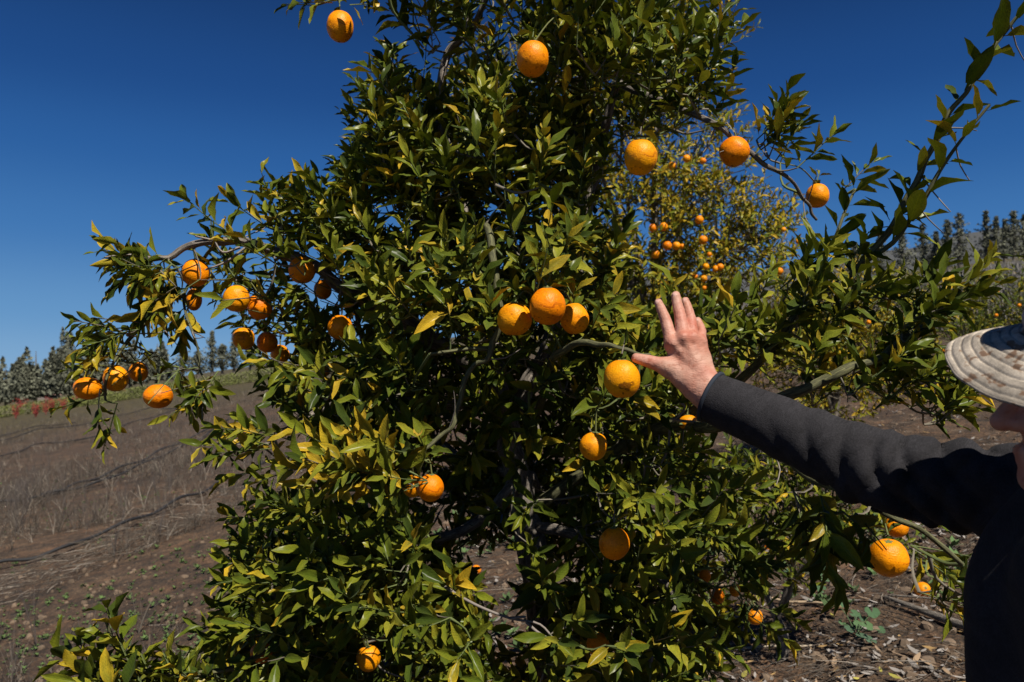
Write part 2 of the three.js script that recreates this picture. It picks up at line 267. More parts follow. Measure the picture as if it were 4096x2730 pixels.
// tones of citrus leaves: [green at the base, colour that invades from rim and tip, how much]
const TONES = [
  [[0.056, 0.094, 0.006], [0.16, 0.175, 0.012], 0.18],
  [[0.112, 0.160, 0.008], [0.26, 0.26, 0.014], 0.25],
  [[0.205, 0.245, 0.013], [0.38, 0.34, 0.018], 0.3],
  [[0.295, 0.308, 0.022], [0.52, 0.43, 0.025], 0.45],
  [[0.26, 0.24, 0.018], [0.70, 0.48, 0.022], 0.9],
  [[0.54, 0.37, 0.022], [0.78, 0.50, 0.026], 0.9],
];
const LEAF = [];                                                     // [variant][tone] geometries, length 1 along +y, face +z
const leafArrays = [], leafLow = [];
const NV = 10;
for (let v = 0; v < NV; v++) {
  const R = rng(100 + v), rows = 7, half = 0.135 + 0.055 * R(), curl = 0.1 + 0.75 * R(), fold = 0.25 + 0.6 * R(), side = (R() - 0.5) * 0.25, wave = 0.03 + 0.045 * R(), ph = R() * 6.3, peak = 0.42 + 0.12 * R(), twist = (R() - 0.5) * 0.7;
  const P = [], U = [], T = [], I = [];
  for (let r = 0; r <= rows; r++) {
    const t = r / rows, q = t < 0.1 ? 0 : (t - 0.1) / 0.9, w = t < 0.1 ? 0.016 : half * Math.pow(Math.sin(Math.PI * Math.pow(q, Math.log(0.5) / Math.log(peak))), 0.74) * (1 - 0.12 * q) + 0.006;
    const ang = curl * t * 1.1, y = t * (1 - 0.08 * curl * t), z = -curl * 0.34 * t * t + 0.05 * Math.sin(t * 3 + ph), tw = twist * t;
    for (let c = -2; c <= 2; c++) {
      const s = c / 2, lift = fold * w * Math.pow(Math.abs(s), 1.2) + wave * Math.sin(t * 11 + ph + (s > 0 ? 1.5 : 0)) * s * s * (w / half);
      let x = s * w * (1 - 0.2 * fold), zz = z + lift; const x2 = x * Math.cos(tw) - lift * Math.sin(tw); zz = z + x * Math.sin(tw) + lift * Math.cos(tw); x = x2 + side * t * t * 0.5;
      P.push(x, y - Math.sin(ang) * lift * 0.3, zz); U.push((s + 1) / 2, t); T.push([s, t]);
    }
  }
  for (let r = 0; r < rows; r++) for (let c = 0; c < 4; c++) { const o = r * 5 + c; if (r === 0 && (c === 0 || c === 3)) continue; I.push(o, o + 1, o + 5, o + 1, o + 6, o + 5); }
  const base = new THREE.BufferGeometry(); base.setAttribute('position', new THREE.Float32BufferAttribute(P, 3)); base.setAttribute('uv', new THREE.Float32BufferAttribute(U, 2)); base.setIndex(I); base.computeVertexNormals();
  LEAF.push(TONES.map(([a, b, k], ti) => {
    const g = base.clone(), col = [], R2 = rng(500 + v * 10 + ti), br = 0.86 + 0.28 * R2(), off = R2() * 9;
    for (const [s, t] of T) { const m = clamp(k * (0.65 * Math.abs(s) ** 1.5 + 0.75 * t ** 2.2 + 0.9 * (noise3(s * 2.2 + off, t * 4.5, v) - 0.45)), 0, 1); col.push(...a.map((q, c) => lerp(q, b[c], m) * br)); }
    g.setAttribute('color', new THREE.Float32BufferAttribute(col, 3)); return g;
  }));
  { // the same leaf with fewer faces, for trees farther off
    const keep = [0, 2, 4, 6, 7].flatMap((r) => [0, 2, 4].map((c) => r * 5 + c)), Il = []; for (let r = 0; r < 4; r++) for (let c = 0; c < 2; c++) { const o = r * 3 + c; Il.push(o, o + 1, o + 3, o + 1, o + 4, o + 3); }
    const pick = (a, n) => Float32Array.from(keep.flatMap((i) => Array.from({ length: n }, (_, k) => a[i * n + k])));
    leafLow.push({ P: pick(P, 3), U: pick(U, 2), I: Il, N: pick(base.attributes.normal.array, 3), col: LEAF[v].map((g) => pick(g.attributes.color.array, 3)) });
  }
  leafArrays.push({ P: new Float32Array(P), U, I, N: base.attributes.normal.array, col: LEAF[v].map((g) => g.attributes.color.array) });
}
function bakeLeaves(list, arrays = leafArrays) {                                          // many leaves as one mesh
  const nv = arrays[0].P.length / 3, pos = new Float32Array(list.length * nv * 3), nor = new Float32Array(list.length * nv * 3), uv = new Float32Array(list.length * nv * 2), col = new Float32Array(list.length * nv * 3), tri = arrays[0].I.length, idx = new Uint32Array(list.length * tri), p = V(), n3 = new THREE.Matrix3();
  list.forEach((L, k) => {
    const A = arrays[L.v]; n3.getNormalMatrix(L.m);
    for (let i = 0; i < nv; i++) {
      p.fromArray(A.P, i * 3).applyMatrix4(L.m).toArray(pos, (k * nv + i) * 3);
      p.fromArray(A.N, i * 3).applyMatrix3(n3).normalize().toArray(nor, (k * nv + i) * 3);
      uv[(k * nv + i) * 2] = A.U[i * 2]; uv[(k * nv + i) * 2 + 1] = A.U[i * 2 + 1];
      for (let c = 0; c < 3; c++) col[(k * nv + i) * 3 + c] = A.col[L.t][i * 3 + c];
    }
    for (let i = 0; i < tri; i++) idx[k * tri + i] = A.I[i] + k * nv;
  });
  const g = new THREE.BufferGeometry(); g.setAttribute('position', new THREE.BufferAttribute(pos, 3)); g.setAttribute('normal', new THREE.BufferAttribute(nor, 3)); g.setAttribute('uv', new THREE.BufferAttribute(uv, 2)); g.setAttribute('color', new THREE.BufferAttribute(col, 3)); g.setIndex(new THREE.BufferAttribute(idx, 1)); return g;
}
function leafMatrix(p, dir, face, size) {                            // stalk at p, blade along dir, upper side towards face
  const y = dir.clone().normalize(), z = face.clone().addScaledVector(y, -face.dot(y)).normalize(), x = y.clone().cross(z);
  return new THREE.Matrix4().makeBasis(x.multiplyScalar(size), y.multiplyScalar(size), z.multiplyScalar(size)).setPosition(p);
}
const pickTone = (r, yellow, bright) => { if (r < yellow * 0.28) return 5; if (r < yellow) return 4; const q = (r - yellow) / (1 - yellow); if (bright) return q < 0.10 ? 1 : q < 0.42 ? 2 : 3; return q < 0.20 ? 0 : q < 0.52 ? 1 : q < 0.82 ? 2 : 3; };
// one leafy twig: a bent stalk with leaves in a spiral
function twig(R, p, dir, o, leaves, stalks) {
  const n = o.n ?? Math.round(7 + 5 * R()), len = (o.len ?? 0.17) * (0.7 + 0.6 * R()), bend = V((R() - 0.5) * 0.6, (o.lift ?? 0.25) + (R() - 0.5) * 0.3, (R() - 0.5) * 0.6), pts = [];
  let q = p.clone(), d = dir.clone().normalize();
  for (let i = 0; i <= 5; i++) { pts.push(q.clone()); d.addScaledVector(bend, 0.09).normalize(); q.addScaledVector(d, len / 5); }
  stalks.push({ pts, r: (o.r ?? 0.0021), green: R() < 0.8 });
  const curve = new THREE.CatmullRomCurve3(pts); let a = R() * 6.3;
  for (let i = 0; i < n; i++) {
    const t = clamp(0.10 + 0.9 * (i + 0.5 * R()) / n, 0, 1), b = curve.getPoint(t), tan = curve.getTangent(t);
    a += 2.36 + (R() - 0.5) * 0.7;
    const e1 = Math.abs(tan.y) < 0.92 ? V(0, 1, 0).cross(tan).normalize() : V(1, 0, 0).cross(tan).normalize(), e2 = tan.clone().cross(e1), rad = e1.multiplyScalar(Math.cos(a)).addScaledVector(e2, Math.sin(a));
    const open = lerp(1.15, 0.45, t) + (R() - 0.5) * 0.5, ld = tan.clone().multiplyScalar(Math.cos(open)).addScaledVector(rad, Math.sin(open));
    ld.y += (o.hang ?? 0) + (R() - 0.5) * 0.2;
    const face = tan.clone().multiplyScalar(0.9).addScaledVector(rad, -0.35).add(V((R() - 0.5) * 0.9 + 0.2, 0.55 + (R() - 0.5) * 0.7, (R() - 0.5) * 0.9 + 0.32));
    const size = (o.size ?? 0.085) * (0.62 + 0.55 * R()) * lerp(1.06, 0.82, t);
    leaves.push({ p: b, c: b.clone().addScaledVector(ld.normalize(), size * 0.5), m: leafMatrix(b, ld, face, size), size, v: Math.floor(R() * NV), t: pickTone(R(), o.yellow ?? 0.07, o.bright) });
  }
}
const barkTex = dataTex(256, 512, (i, j, u, v) => { const n = noise3(u * 16, v * 4, 1, 16), m = noise3(u * 48, v * 12, 2, 48), k = noise3(u * 90, v * 40, 3, 90); const b = 0.52 + 0.2 * (n - 0.5) + 0.28 * (m - 0.5) + 0.2 * (k - 0.5); return [b, b * 0.955, b * 0.90]; }, true);
const barkMat = new THREE.MeshStandardMaterial({ map: barkTex, bumpMap: barkTex, bumpScale: 0.003, color: C3(0.56, 0.53, 0.51), roughness: 0.95 });
const twigMat = new THREE.MeshStandardMaterial({ vertexColors: true, roughness: 0.8 });
function paint(g, c) { const n = g.attributes.position.count, a = new Float32Array(n * 3); for (let i = 0; i < n; i++) { a[i * 3] = c[0]; a[i * 3 + 1] = c[1]; a[i * 3 + 2] = c[2]; } g.setAttribute('color', new THREE.BufferAttribute(a, 3)); return g; }
// choose the leaves that show largest, by a coarse depth map
function largestLeaves(leaves, count) {
  const cell = 24, near = new Map(), info = leaves.map((L) => { const [x, y, d] = toPx(L.c); return { x, y, d, s: L.size * FPX / d }; });
  info.forEach((q) => { if (q.x < 0 || q.x > 4096 || q.y < 0 || q.y > 2730) return; const k = Math.floor(q.x / cell) + ',' + Math.floor(q.y / cell); if (!(near.get(k) < q.d)) near.set(k, q.d); });
  const ok = info.map((q, i) => [i, near.get(Math.floor(q.x / cell) + ',' + Math.floor(q.y / cell)), q]).filter(([, d, q]) => d !== undefined && q.d <= d + 0.004);
  ok.sort((a, b) => b[2].s - a[2].s); return new Set(ok.slice(0, count).map((a) => a[0]));
}
function dressTree(tree, leaves, stalks, count, arrays) {
  const crown = new THREE.Group(); crown.name = 'crown'; tree.add(crown);
  const big = largestLeaves(leaves, count), inv = tree.matrixWorld.clone().invert();
  big.forEach((i) => { const L = leaves[i], m = part('leaf', LEAF[L.v][L.t], leafMat, crown); m.matrix.copy(inv).multiply(L.m); m.matrix.decompose(m.position, m.quaternion, m.scale); });
  const g = bakeLeaves(leaves.filter((_, i) => !big.has(i)), arrays); g.applyMatrix4(inv);
  part('foliage', g, leafMat, crown).userData.kind = 'stuff';
  const tg = mergeGeometries(stalks.map((s) => paint(tube(s.pts, s.pts.map((_, i) => s.rs ? s.rs[i] : s.r * (1 - 0.45 * i / (s.pts.length - 1))), s.r > 0.004 ? 5 : 3, s.sub ?? 1), s.dead ? [0.20, 0.17, 0.15] : s.green ? [0.095, 0.12, 0.035] : [0.15, 0.13, 0.10])));
  tg.applyMatrix4(inv); part('twigs', tg, twigMat, tree).userData.kind = 'stuff';
}

// ---------------------------------------------------------------- oranges: where they hang
// x, y, width and height in the photograph, metres away, turn of the fruit, label
const ORANGES = [
  [1360, 108, 108, 118, 2.20, 'lone orange against the blue sky at the top left of the tree'],
  [2131, 237, 130, 139, 1.86, 'large orange high in the crown, the highest one in its middle'],
  [2563, 630, 132, 146, 1.76, 'large orange with leaf shadows, in the upper right of the crown'],
  [2938, 607, 118, 119, 1.95, 'orange crossed by a bare slanting branch against the sky'],
  [3270, 785, 92, 94, 2.28, 'orange at the end of the right hand branch, partly behind a pale leaf'],
  [782, 1093, 106, 112, 2.14, 'orange hanging just under the bare grey limb at the far left'],
  [945, 1195, 105, 110, 2.10, 'left one of two oranges side by side in the left arm of the tree'],
  [1038, 1228, 100, 104, 2.17, 'right one of two oranges side by side in the left arm of the tree'],
  [1207, 1082, 107, 106, 2.15, 'orange under the left limb with a thin branched shadow on it'],
  [1360, 1312, 100, 100, 2.12, 'orange hanging alone in the left half, below the sky gap'],
  [974, 1355, 88, 92, 2.30, 'orange dappled with shadow, below the pair in the left arm'],
  [1068, 1370, 82, 84, 2.36, 'half hidden orange right of the dappled one in the left arm'],
  [1120, 1418, 74, 74, 2.48, 'dark shaded orange deep in the left arm, under two others'],
  [350, 1555, 108, 92, 2.10, 'leftmost orange of all, at the tip of the hanging branch'],
  [462, 1515, 97, 108, 2.15, 'orange beside the leftmost one, with a stalk in front of it'],
  [632, 1586, 112, 98, 2.06, 'flattened orange with finger like shadows, lowest of the left branch'],
  [553, 1488, 74, 80, 2.26, 'orange mostly hidden by leaves, between two others on the left branch'],
  [775, 1200, 62, 90, 2.32, 'sliver of shaded orange behind the long yellow leaves at the left'],
  [2058, 1277, 141, 136, 1.73, 'left one of three touching oranges, with small leaves in front'],
  [2190, 1226, 146, 152, 1.67, 'middle and largest of three touching oranges'],
  [2298, 1277, 114, 124, 1.79, 'right one of three touching oranges, half in shadow'],
  [2488, 1517, 147, 157, 1.525, 'scarred orange with grey blemishes, right at the thumb', 'scar'],
  [2374, 1786, 112, 116, 1.75, 'orange with its lower left half in shadow, below the scarred one'],
  [1722, 1953, 107, 112, 1.79, 'orange with vertical shadow stripes, in the lower left middle'],
  [1650, 1948, 78, 88, 1.88, 'orange tucked behind the left side of the striped one'],
  [2458, 2176, 123, 132, 1.78, 'fully shaded dull orange low in the middle of the tree'],
  [1474, 2634, 97, 106, 1.86, 'bright orange at the bottom edge of the picture'],
  [1045, 2612, 86, 84, 2.02, 'dark shaded orange behind the yellow leaf at the bottom left'],
  [3554, 2234, 153, 146, 1.74, 'large orange hanging under the outstretched sleeve'],
  [2392, 2580, 92, 96, 1.92, 'shaded orange behind a curled yellow leaf at the bottom'],
  [2752, 1690, 76, 60, 1.96, 'orange just below the cuff, partly behind a grey twig'],
  [2790, 1652, 46, 46, 2.02, 'small piece of orange right under the cuff, above the other'],
  [3588, 2108, 92, 84, 1.82, 'shaded orange half hidden above the large one under the sleeve'],
  [2820, 2306, 46, 62, 2.35, 'small dark orange low on the right side, upper left of a loose bunch'],
  [2940, 2362, 44, 56, 2.30, 'small orange low on the right side, rightmost of a loose bunch'],
  [2872, 2388, 52, 66, 2.40, 'dark orange low on the right side, lowest of a loose bunch'],
  [3022, 2470, 60, 62, 2.55, 'orange wrapped in leaves at the lowest right tip of the tree'],
  [1291, 1160, 70, 80, 2.55, 'dark orange in the deep shade behind the left limb'],
  [1300, 1485, 40, 44, 2.62, 'small dark orange glimpsed in the middle left of the crown'],
];

// ---------------------------------------------------------------- the orange tree in front
let fruitStalk = null;
const MAIN = V(0.10, H(0.10, -2.45), -2.45);
const tree = thing('orange_tree', MAIN, 'large dark green orange tree full of fruit, filling the middle', 'tree');
tree.updateMatrixWorld(true);
{
  const R = rng(7), leaves = [], stalks = [], nodes = [], inv = tree.matrixWorld.clone().invert();
  const limb = (name, pts, r0, r1, mat = barkMat) => {
    { const c0 = new THREE.CatmullRomCurve3(pts, false, 'centripetal'), m = Math.max(pts.length, Math.ceil(c0.getLength() / 0.06)), q = []; for (let i = 0; i <= m; i++) { const p = c0.getPoint(i / m), k = i && i < m ? 0.011 : 0; q.push(p.add(V((R() - 0.5) * k, (R() - 0.5) * k, (R() - 0.5) * k))); } pts = q; }   // crooked, as it grew
    const c = new THREE.CatmullRomCurve3(pts, false, 'centripetal'), n = Math.max(6, Math.ceil(c.getLength() / 0.03));
    for (let i = 0; i <= n; i++) nodes.push(c.getPoint(i / n));
    const g = tube(pts, pts.map((_, i) => lerp(r0, r1, Math.pow(i / (pts.length - 1), 0.8)) * (0.93 + 0.2 * h3(i, pts.length, 7))), 9, 3, 0.34); g.applyMatrix4(inv); part(name, g, mat, tree);
  };
  const A = (s) => s.map(([x, y, d]) => at(x, y, d));
  const greenBark = new THREE.MeshStandardMaterial({ map: barkTex, bumpMap: barkTex, bumpScale: 0.001, color: C3(0.36, 0.39, 0.19), roughness: 0.85 });
  limb('trunk', [V(MAIN.x + 0.01, MAIN.y - 0.08, MAIN.z), V(MAIN.x, MAIN.y + 0.18, MAIN.z), at(2150, 2330, 2.45), at(2065, 1900, 2.42), at(2005, 1600, 2.36)], 0.056, 0.034);
  limb('limb', A([[2005, 1620, 2.36], [1960, 1300, 2.34], [1900, 1000, 2.32], [1800, 650, 2.3], [1760, 480, 2.28], [1790, 215, 2.27], [1885, 120, 2.25], [1960, -60, 2.2]]), 0.026, 0.006);
  limb('limb', A([[2005, 1600, 2.36], [1850, 1440, 2.36], [1640, 1300, 2.3], [1380, 1160, 2.22], [1250, 1060, 2.16], [1000, 978, 2.12], [850, 966, 2.11], [740, 995, 2.1], [640, 1040, 2.08], [560, 1015, 2.06]]), 0.026, 0.005);
  limb('limb', A([[880, 966, 2.12], [815, 1035, 2.2], [740, 1180, 2.2], [770, 1330, 2.12], [800, 1480, 2.1], [840, 1590, 2.08]]), 0.0055, 0.0022, greenBark);
  limb('limb', A([[740, 1180, 2.2], [600, 1260, 2.15], [480, 1390, 2.14], [440, 1500, 2.12], [420, 1600, 2.1]]), 0.007, 0.003, greenBark);
  limb('limb', A([[2030, 1700, 2.38], [2200, 1350, 2.42], [2320, 950, 2.44], [2400, 600, 2.4], [2480, 300, 2.32], [2600, 80, 2.28]]), 0.027, 0.007);
  limb('limb', A([[2470, 330, 2.33], [2600, 390, 2.2], [2730, 440, 2.08], [2850, 492, 1.99], [2935, 560, 1.97], [3060, 655, 2.02], [3180, 742, 2.12], [3240, 830, 2.2], [3268, 880, 2.22]]), 0.0105, 0.0035);
  limb('limb', A([[1900, 1000, 2.32], [1945, 900, 2.0], [1965, 1010, 1.86], [1985, 1160, 1.82], [1998, 1290, 1.82], [1960, 1410, 1.83], [1885, 1480, 1.84], [1832, 1620, 1.84], [1815, 1710, 1.83], [1700, 1790, 1.82], [1600, 1850, 1.8]]), 0.0095, 0.0045, greenBark);
  limb('limb', A([[1970, 1395, 1.84], [1850, 1400, 1.82], [1720, 1418, 1.8]]), 0.006, 0.004, greenBark);
  limb('limb', A([[2150, 1650, 2.36], [2200, 1480, 2.0], [2260, 1395, 1.80], [2360, 1375, 1.74], [2480, 1400, 1.70], [2600, 1420, 1.72]]), 0.012, 0.004, greenBark);
  limb('limb', A([[2100, 1900, 2.42], [1900, 2100, 2.35], [1600, 2200, 2.2], [1300, 2300, 2.1], [1100, 2450, 2.0], [980, 2560, 1.95]]), 0.02, 0.006);
  limb('limb', A([[1300, 2300, 2.1], [1150, 2550, 1.9], [800, 2700, 1.75], [500, 2640, 1.7], [420, 2480, 1.68]]), 0.009, 0.003, greenBark);
  limb('limb', A([[2120, 2100, 2.44], [2350, 2150, 2.3], [2550, 2250, 2.1], [2700, 2400, 1.95], [2600, 2650, 1.85]]), 0.018, 0.005);
  limb('limb', A([[2110, 2050, 2.44], [2400, 1850, 2.35], [2650, 1720, 2.05], [2900, 1690, 1.84], [3190, 1575, 1.72], [3412, 1470, 1.70], [3586, 1385, 1.72], [3770, 1210, 1.76], [3880, 1090, 1.8]]), 0.021, 0.005, greenBark);
  limb('limb', A([[2650, 1720, 2.05], [2900, 1560, 1.95], [3100, 1390, 1.86], [3190, 1257, 1.84], [3457, 1047, 1.8], [3600, 840, 1.76], [3700, 640, 1.74], [3820, 430, 1.72], [3950, 230, 1.7], [4075, 60, 1.68]]), 0.013, 0.0035, greenBark);
  limb('limb', A([[3457, 1047, 1.8], [3640, 900, 1.74], [3730, 740, 1.7], [3850, 560, 1.68], [3960, 420, 1.66]]), 0.006, 0.003, greenBark);
  limb('limb', A([[3190, 1257, 1.84], [3280, 1050, 1.86], [3370, 880, 1.88], [3420, 760, 1.9]]), 0.006, 0.003, greenBark);
  limb('limb', A([[2900, 1690, 1.84], [3150, 1850, 1.7], [3380, 1980, 1.55], [3600, 2080, 1.5], [3850, 2260, 1.5]]), 0.011, 0.004, greenBark);
  limb('limb', A([[2005, 1600, 2.36], [1750, 1620, 2.3], [1450, 1600, 2.2], [1250, 1650, 2.1], [1080, 1760, 2.0], [960, 1840, 1.95]]), 0.018, 0.004);
  limb('limb', A([[2100, 1900, 2.42], [2250, 2000, 2.9], [2400, 1500, 3.2], [2300, 1000, 3.1]]), 0.02, 0.006);
  limb('limb', A([[2065, 1900, 2.42], [1800, 1800, 2.9], [1500, 1500, 3.0], [1400, 1150, 2.9]]), 0.02, 0.006);
  // bare grey twigs that show in the photograph
  const bare = [[[1780, 2350, 1.95], [1900, 2420, 1.9], [2040, 2475, 1.88], [2160, 2500, 1.88], [2225, 2572, 1.86]], [[2040, 2475, 1.88], [2100, 2470, 1.87], [2102, 2472, 1.87]], [[2105, 2490, 1.88], [2150, 2530, 1.87], [2220, 2568, 1.86]], [[1000, 2460, 1.9], [1060, 2505, 1.9], [1150, 2508, 1.9]], [[990, 985, 2.1], [900, 1050, 2.08], [820, 1080, 2.07]], [[960, 990, 2.1], [890, 1010, 2.09], [850, 950, 2.09]], [[860, 965, 2.1], [780, 945, 2.09]], [[600, 1030, 2.08], [500, 1020, 2.06], [420, 1030, 2.05]], [[2780, 1690, 1.92], [2700, 1680, 1.9], [2640, 1660, 1.9]], [[2700, 1600, 1.9], [2740, 1630, 1.9], [2690, 1690, 1.9]]];
  bare.forEach((b) => stalks.push({ pts: A(b), r: 0.0042, sub: 4, dead: true }));
  for (let i = 0; i < 70; i++) { const n = nodes[Math.floor(R() * nodes.length)], d = V(R() - 0.5, R() - 0.5, R() - 0.5).normalize(), p1 = n.clone().addScaledVector(d, 0.05), p2 = p1.clone().addScaledVector(d, 0.04).add(V((R() - 0.5) * 0.04, (R() - 0.5) * 0.04, (R() - 0.5) * 0.04)); stalks.push({ pts: [n, p1, p2], r: 0.0022, sub: 2, dead: true }); }

  // masses of foliage: outline in the photograph, nearest and farthest metres, covering, twig direction, droop, yellow share, leaf length
  const REG = [
    { p: [[1460, -200], [1540, 10], [1590, 130], [1700, 230], [1930, 280], [2070, 250], [2060, 60], [2000, -200]], f: 2.0, b: 2.6, k: 1.9, d: [-0.3, 0.5, 0.2], y: 0.12 },
    { p: [[2000, -220], [2060, 100], [2120, 330], [2300, 420], [2500, 560], [2650, 560], [2830, 520], [2900, 420], [2900, 250], [2830, 130], [2660, 70], [2500, 60], [2420, -200]], f: 1.85, b: 2.9, k: 3.6, d: [0.25, 0.75, 0.25], y: 0.035 },
    { p: [[1560, 330], [1640, 330], [1700, 480], [1900, 480], [2060, 400], [2150, 420], [2350, 600], [2450, 700], [2400, 900], [2000, 920], [1500, 880], [1420, 800], [1520, 640], [1400, 560], [1500, 480]], f: 1.88, b: 2.9, k: 3.3, d: [-0.25, 0.75, 0.3], y: 0.11 },
    { p: [[870, 880], [1000, 900], [1250, 830], [1500, 800], [1900, 880], [1900, 1080], [1640, 1120], [1400, 1060], [1150, 1000]], f: 1.98, b: 2.6, k: 2.9, d: [-0.35, 0.7, 0.25], y: 0.10 },
    { p: [[820, 850], [900, 850], [980, 950], [900, 950]], f: 2.0, b: 2.2, k: 2.4, d: [-0.7, 0.5, 0.1], y: 0.16 },
    { p: [[500, 990], [620, 1000], [720, 1050], [700, 1180], [590, 1140]], f: 2.0, b: 2.2, k: 2.0, d: [-0.75, 0.25, 0.15], y: 0.14, h: -0.1 },
    { p: [[640, 1030], [760, 1000], [860, 1090], [780, 1230], [650, 1200]], f: 2.0, b: 2.3, k: 2.6, d: [-0.2, -0.6, 0.2], y: 0.35, h: -0.45, s: 0.1 },
    { p: [[850, 1060], [1050, 1060], [1350, 1150], [1480, 1250], [1480, 1380], [1200, 1400], [950, 1300]], f: 2.08, b: 2.6, k: 2.1, d: [-0.3, 0.15, 0.3], y: 0.06, h: -0.1 },
    { p: [[430, 1300], [560, 1260], [640, 1380], [620, 1500], [460, 1530], [400, 1420]], f: 2.0, b: 2.3, k: 2.3, d: [-0.5, -0.25, 0.15], y: 0.14, h: -0.25, s: 0.078 },
    { p: [[360, 1500], [480, 1530], [480, 1620], [380, 1610]], f: 2.0, b: 2.2, k: 2.2, d: [-0.2, -0.6, 0.1], y: 0.12, h: -0.25, s: 0.075 },
    { p: [[640, 1400], [800, 1420], [900, 1500], [930, 1580], [800, 1640], [700, 1540]], f: 1.98, b: 2.2, k: 1.6, d: [0.1, -0.5, 0.1], y: 0.2, h: -0.25, s: 0.08 },
    { p: [[1500, 1080], [1900, 1000], [2380, 930], [2450, 1060], [2520, 1250], [2500, 1400], [2250, 1420], [1900, 1400], [1650, 1400], [1480, 1300]], f: 1.68, b: 2.9, k: 3.1, d: [-0.15, 0.65, 0.55], y: 0.11 },
    { p: [[1180, 1420], [1500, 1360], [1750, 1430], [1840, 1600], [1780, 1800], [1560, 1830], [1250, 1720], [1100, 1580]], f: 1.86, b: 2.6, k: 2.7, d: [-0.3, 0.45, 0.4], y: 0.07 },
    { p: [[1840, 1420], [2350, 1440], [2600, 1450], [2780, 1600], [2650, 1760], [2500, 1880], [2280, 1760], [2050, 1560]], f: 1.74, b: 2.9, k: 2.1, d: [0.1, 0.5, 0.5], y: 0.05 },
    { p: [[960, 1780], [1080, 1700], [1250, 1780], [1200, 1880], [980, 1880]], f: 1.86, b: 2.1, k: 2.2, d: [-0.7, 0.35, 0.2], y: 0.22, s: 0.075 },
    { p: [[1350, 1800], [1600, 1820], [1760, 1850], [1700, 1980], [1480, 2020], [1360, 1950]], f: 1.62, b: 1.8, k: 2.2, d: [-0.55, 0.3, 0.45], y: 0.42, s: 0.1 },
    { p: [[1100, 2080], [1300, 2000], [1600, 2050], [1850, 2150], [1900, 2350], [2000, 2560], [2030, 2830], [900, 2830], [880, 2650], [1000, 2400]], f: 1.72, b: 2.7, k: 3.3, d: [-0.3, 0.55, 0.5], y: 0.06 },
    { p: [[720, 2690], [900, 2600], [950, 2830], [640, 2830]], f: 1.72, b: 2.0, k: 2.4, d: [-0.4, 0.6, 0.4], y: 0.09 },
    { p: [[400, 2720], [620, 2700], [600, 2830], [400, 2830]], f: 1.62, b: 1.85, k: 1.4, d: [-0.1, 0.8, 0.25], y: 0.12 },
    { p: [[2280, 1840], [2600, 1780], [2820, 1880], [2960, 2120], [2980, 2380], [2800, 2300], [2600, 2350], [2400, 2250], [2240, 2050]], f: 1.78, b: 2.9, k: 2.2, d: [0.3, 0.35, 0.45], y: 0.04 },
    { p: [[2150, 2300], [2450, 2330], [2700, 2380], [2780, 2560], [2720, 2830], [2080, 2830], [2040, 2600]], f: 1.74, b: 2.6, k: 2.7, d: [0.15, 0.5, 0.55], y: 0.06 },
    { p: [[2950, 2150], [3060, 2300], [3080, 2480], [2980, 2480], [2900, 2350]], f: 2.2, b: 2.6, k: 1.5, d: [0.3, -0.1, 0.2], y: 0.08, h: -0.15 },
    { p: [[2560, 1280], [2850, 1290], [3000, 1260], [3100, 1330], [3050, 1480], [2880, 1480], [2640, 1400]], f: 1.72, b: 2.2, k: 2.0, d: [0.15, 0.7, 0.4], y: 0.05 },
    { p: [[3120, 1130], [3250, 1000], [3420, 960], [3500, 1100], [3420, 1300], [3250, 1450], [3100, 1480]], f: 1.72, b: 2.0, k: 1.2, d: [0.2, 0.75, 0.25], y: 0.05, s: 0.085 },
    { p: [[3420, 1130], [3600, 1160], [3850, 1150], [3780, 1300], [3720, 1420], [3480, 1420]], f: 1.66, b: 1.9, k: 1.2, d: [0.4, 0.6, 0.2], y: 0.06, s: 0.085 },
    { p: [[3100, 1540], [3400, 1480], [3700, 1450], [3800, 1560], [3900, 1680], [3700, 1720], [3450, 1660], [3250, 1640]], f: 1.62, b: 1.95, k: 1.7, d: [0.2, 0.7, 0.2], y: 0.09, s: 0.088 },
    { p: [[2980, 480], [3100, 520], [3250, 660], [3360, 760], [3440, 820], [3330, 880], [3200, 720], [3050, 640]], f: 1.95, b: 2.25, k: 1.9, d: [0.45, 0.65, 0.1], y: 0.09 },
    { p: [[3000, 1900], [3250, 1940], [3420, 2000], [3440, 2060], [3300, 2090], [3150, 2050]], f: 1.38, b: 1.62, k: 1.3, d: [0.1, -0.6, 0.15], y: 0.05, h: -0.35, s: 0.095 },
    { p: [[3620, 2150], [3800, 2250], [3960, 2400], [3880, 2480], [3700, 2400], [3640, 2340]], f: 1.62, b: 1.9, k: 2.0, d: [0.5, 0.05, 0.25], y: 0.1, h: -0.1 },
  ];
  REG.push({ p: [[1000, 950], [1250, 1010], [1450, 1110], [1700, 1260], [1650, 1330], [1300, 1160], [1050, 1050]], f: 1.98, b: 2.2, k: 1.9, d: [-0.2, 0.6, 0.3], y: 0.1 });
  REG.push({ p: [[1880, 1430], [2300, 1450], [2330, 1900], [2300, 2260], [2130, 2260], [1990, 2050], [1900, 1750]], f: 2.05, b: 2.36, k: 0.8, d: [0, 0.3, 0.5], y: 0.04 });
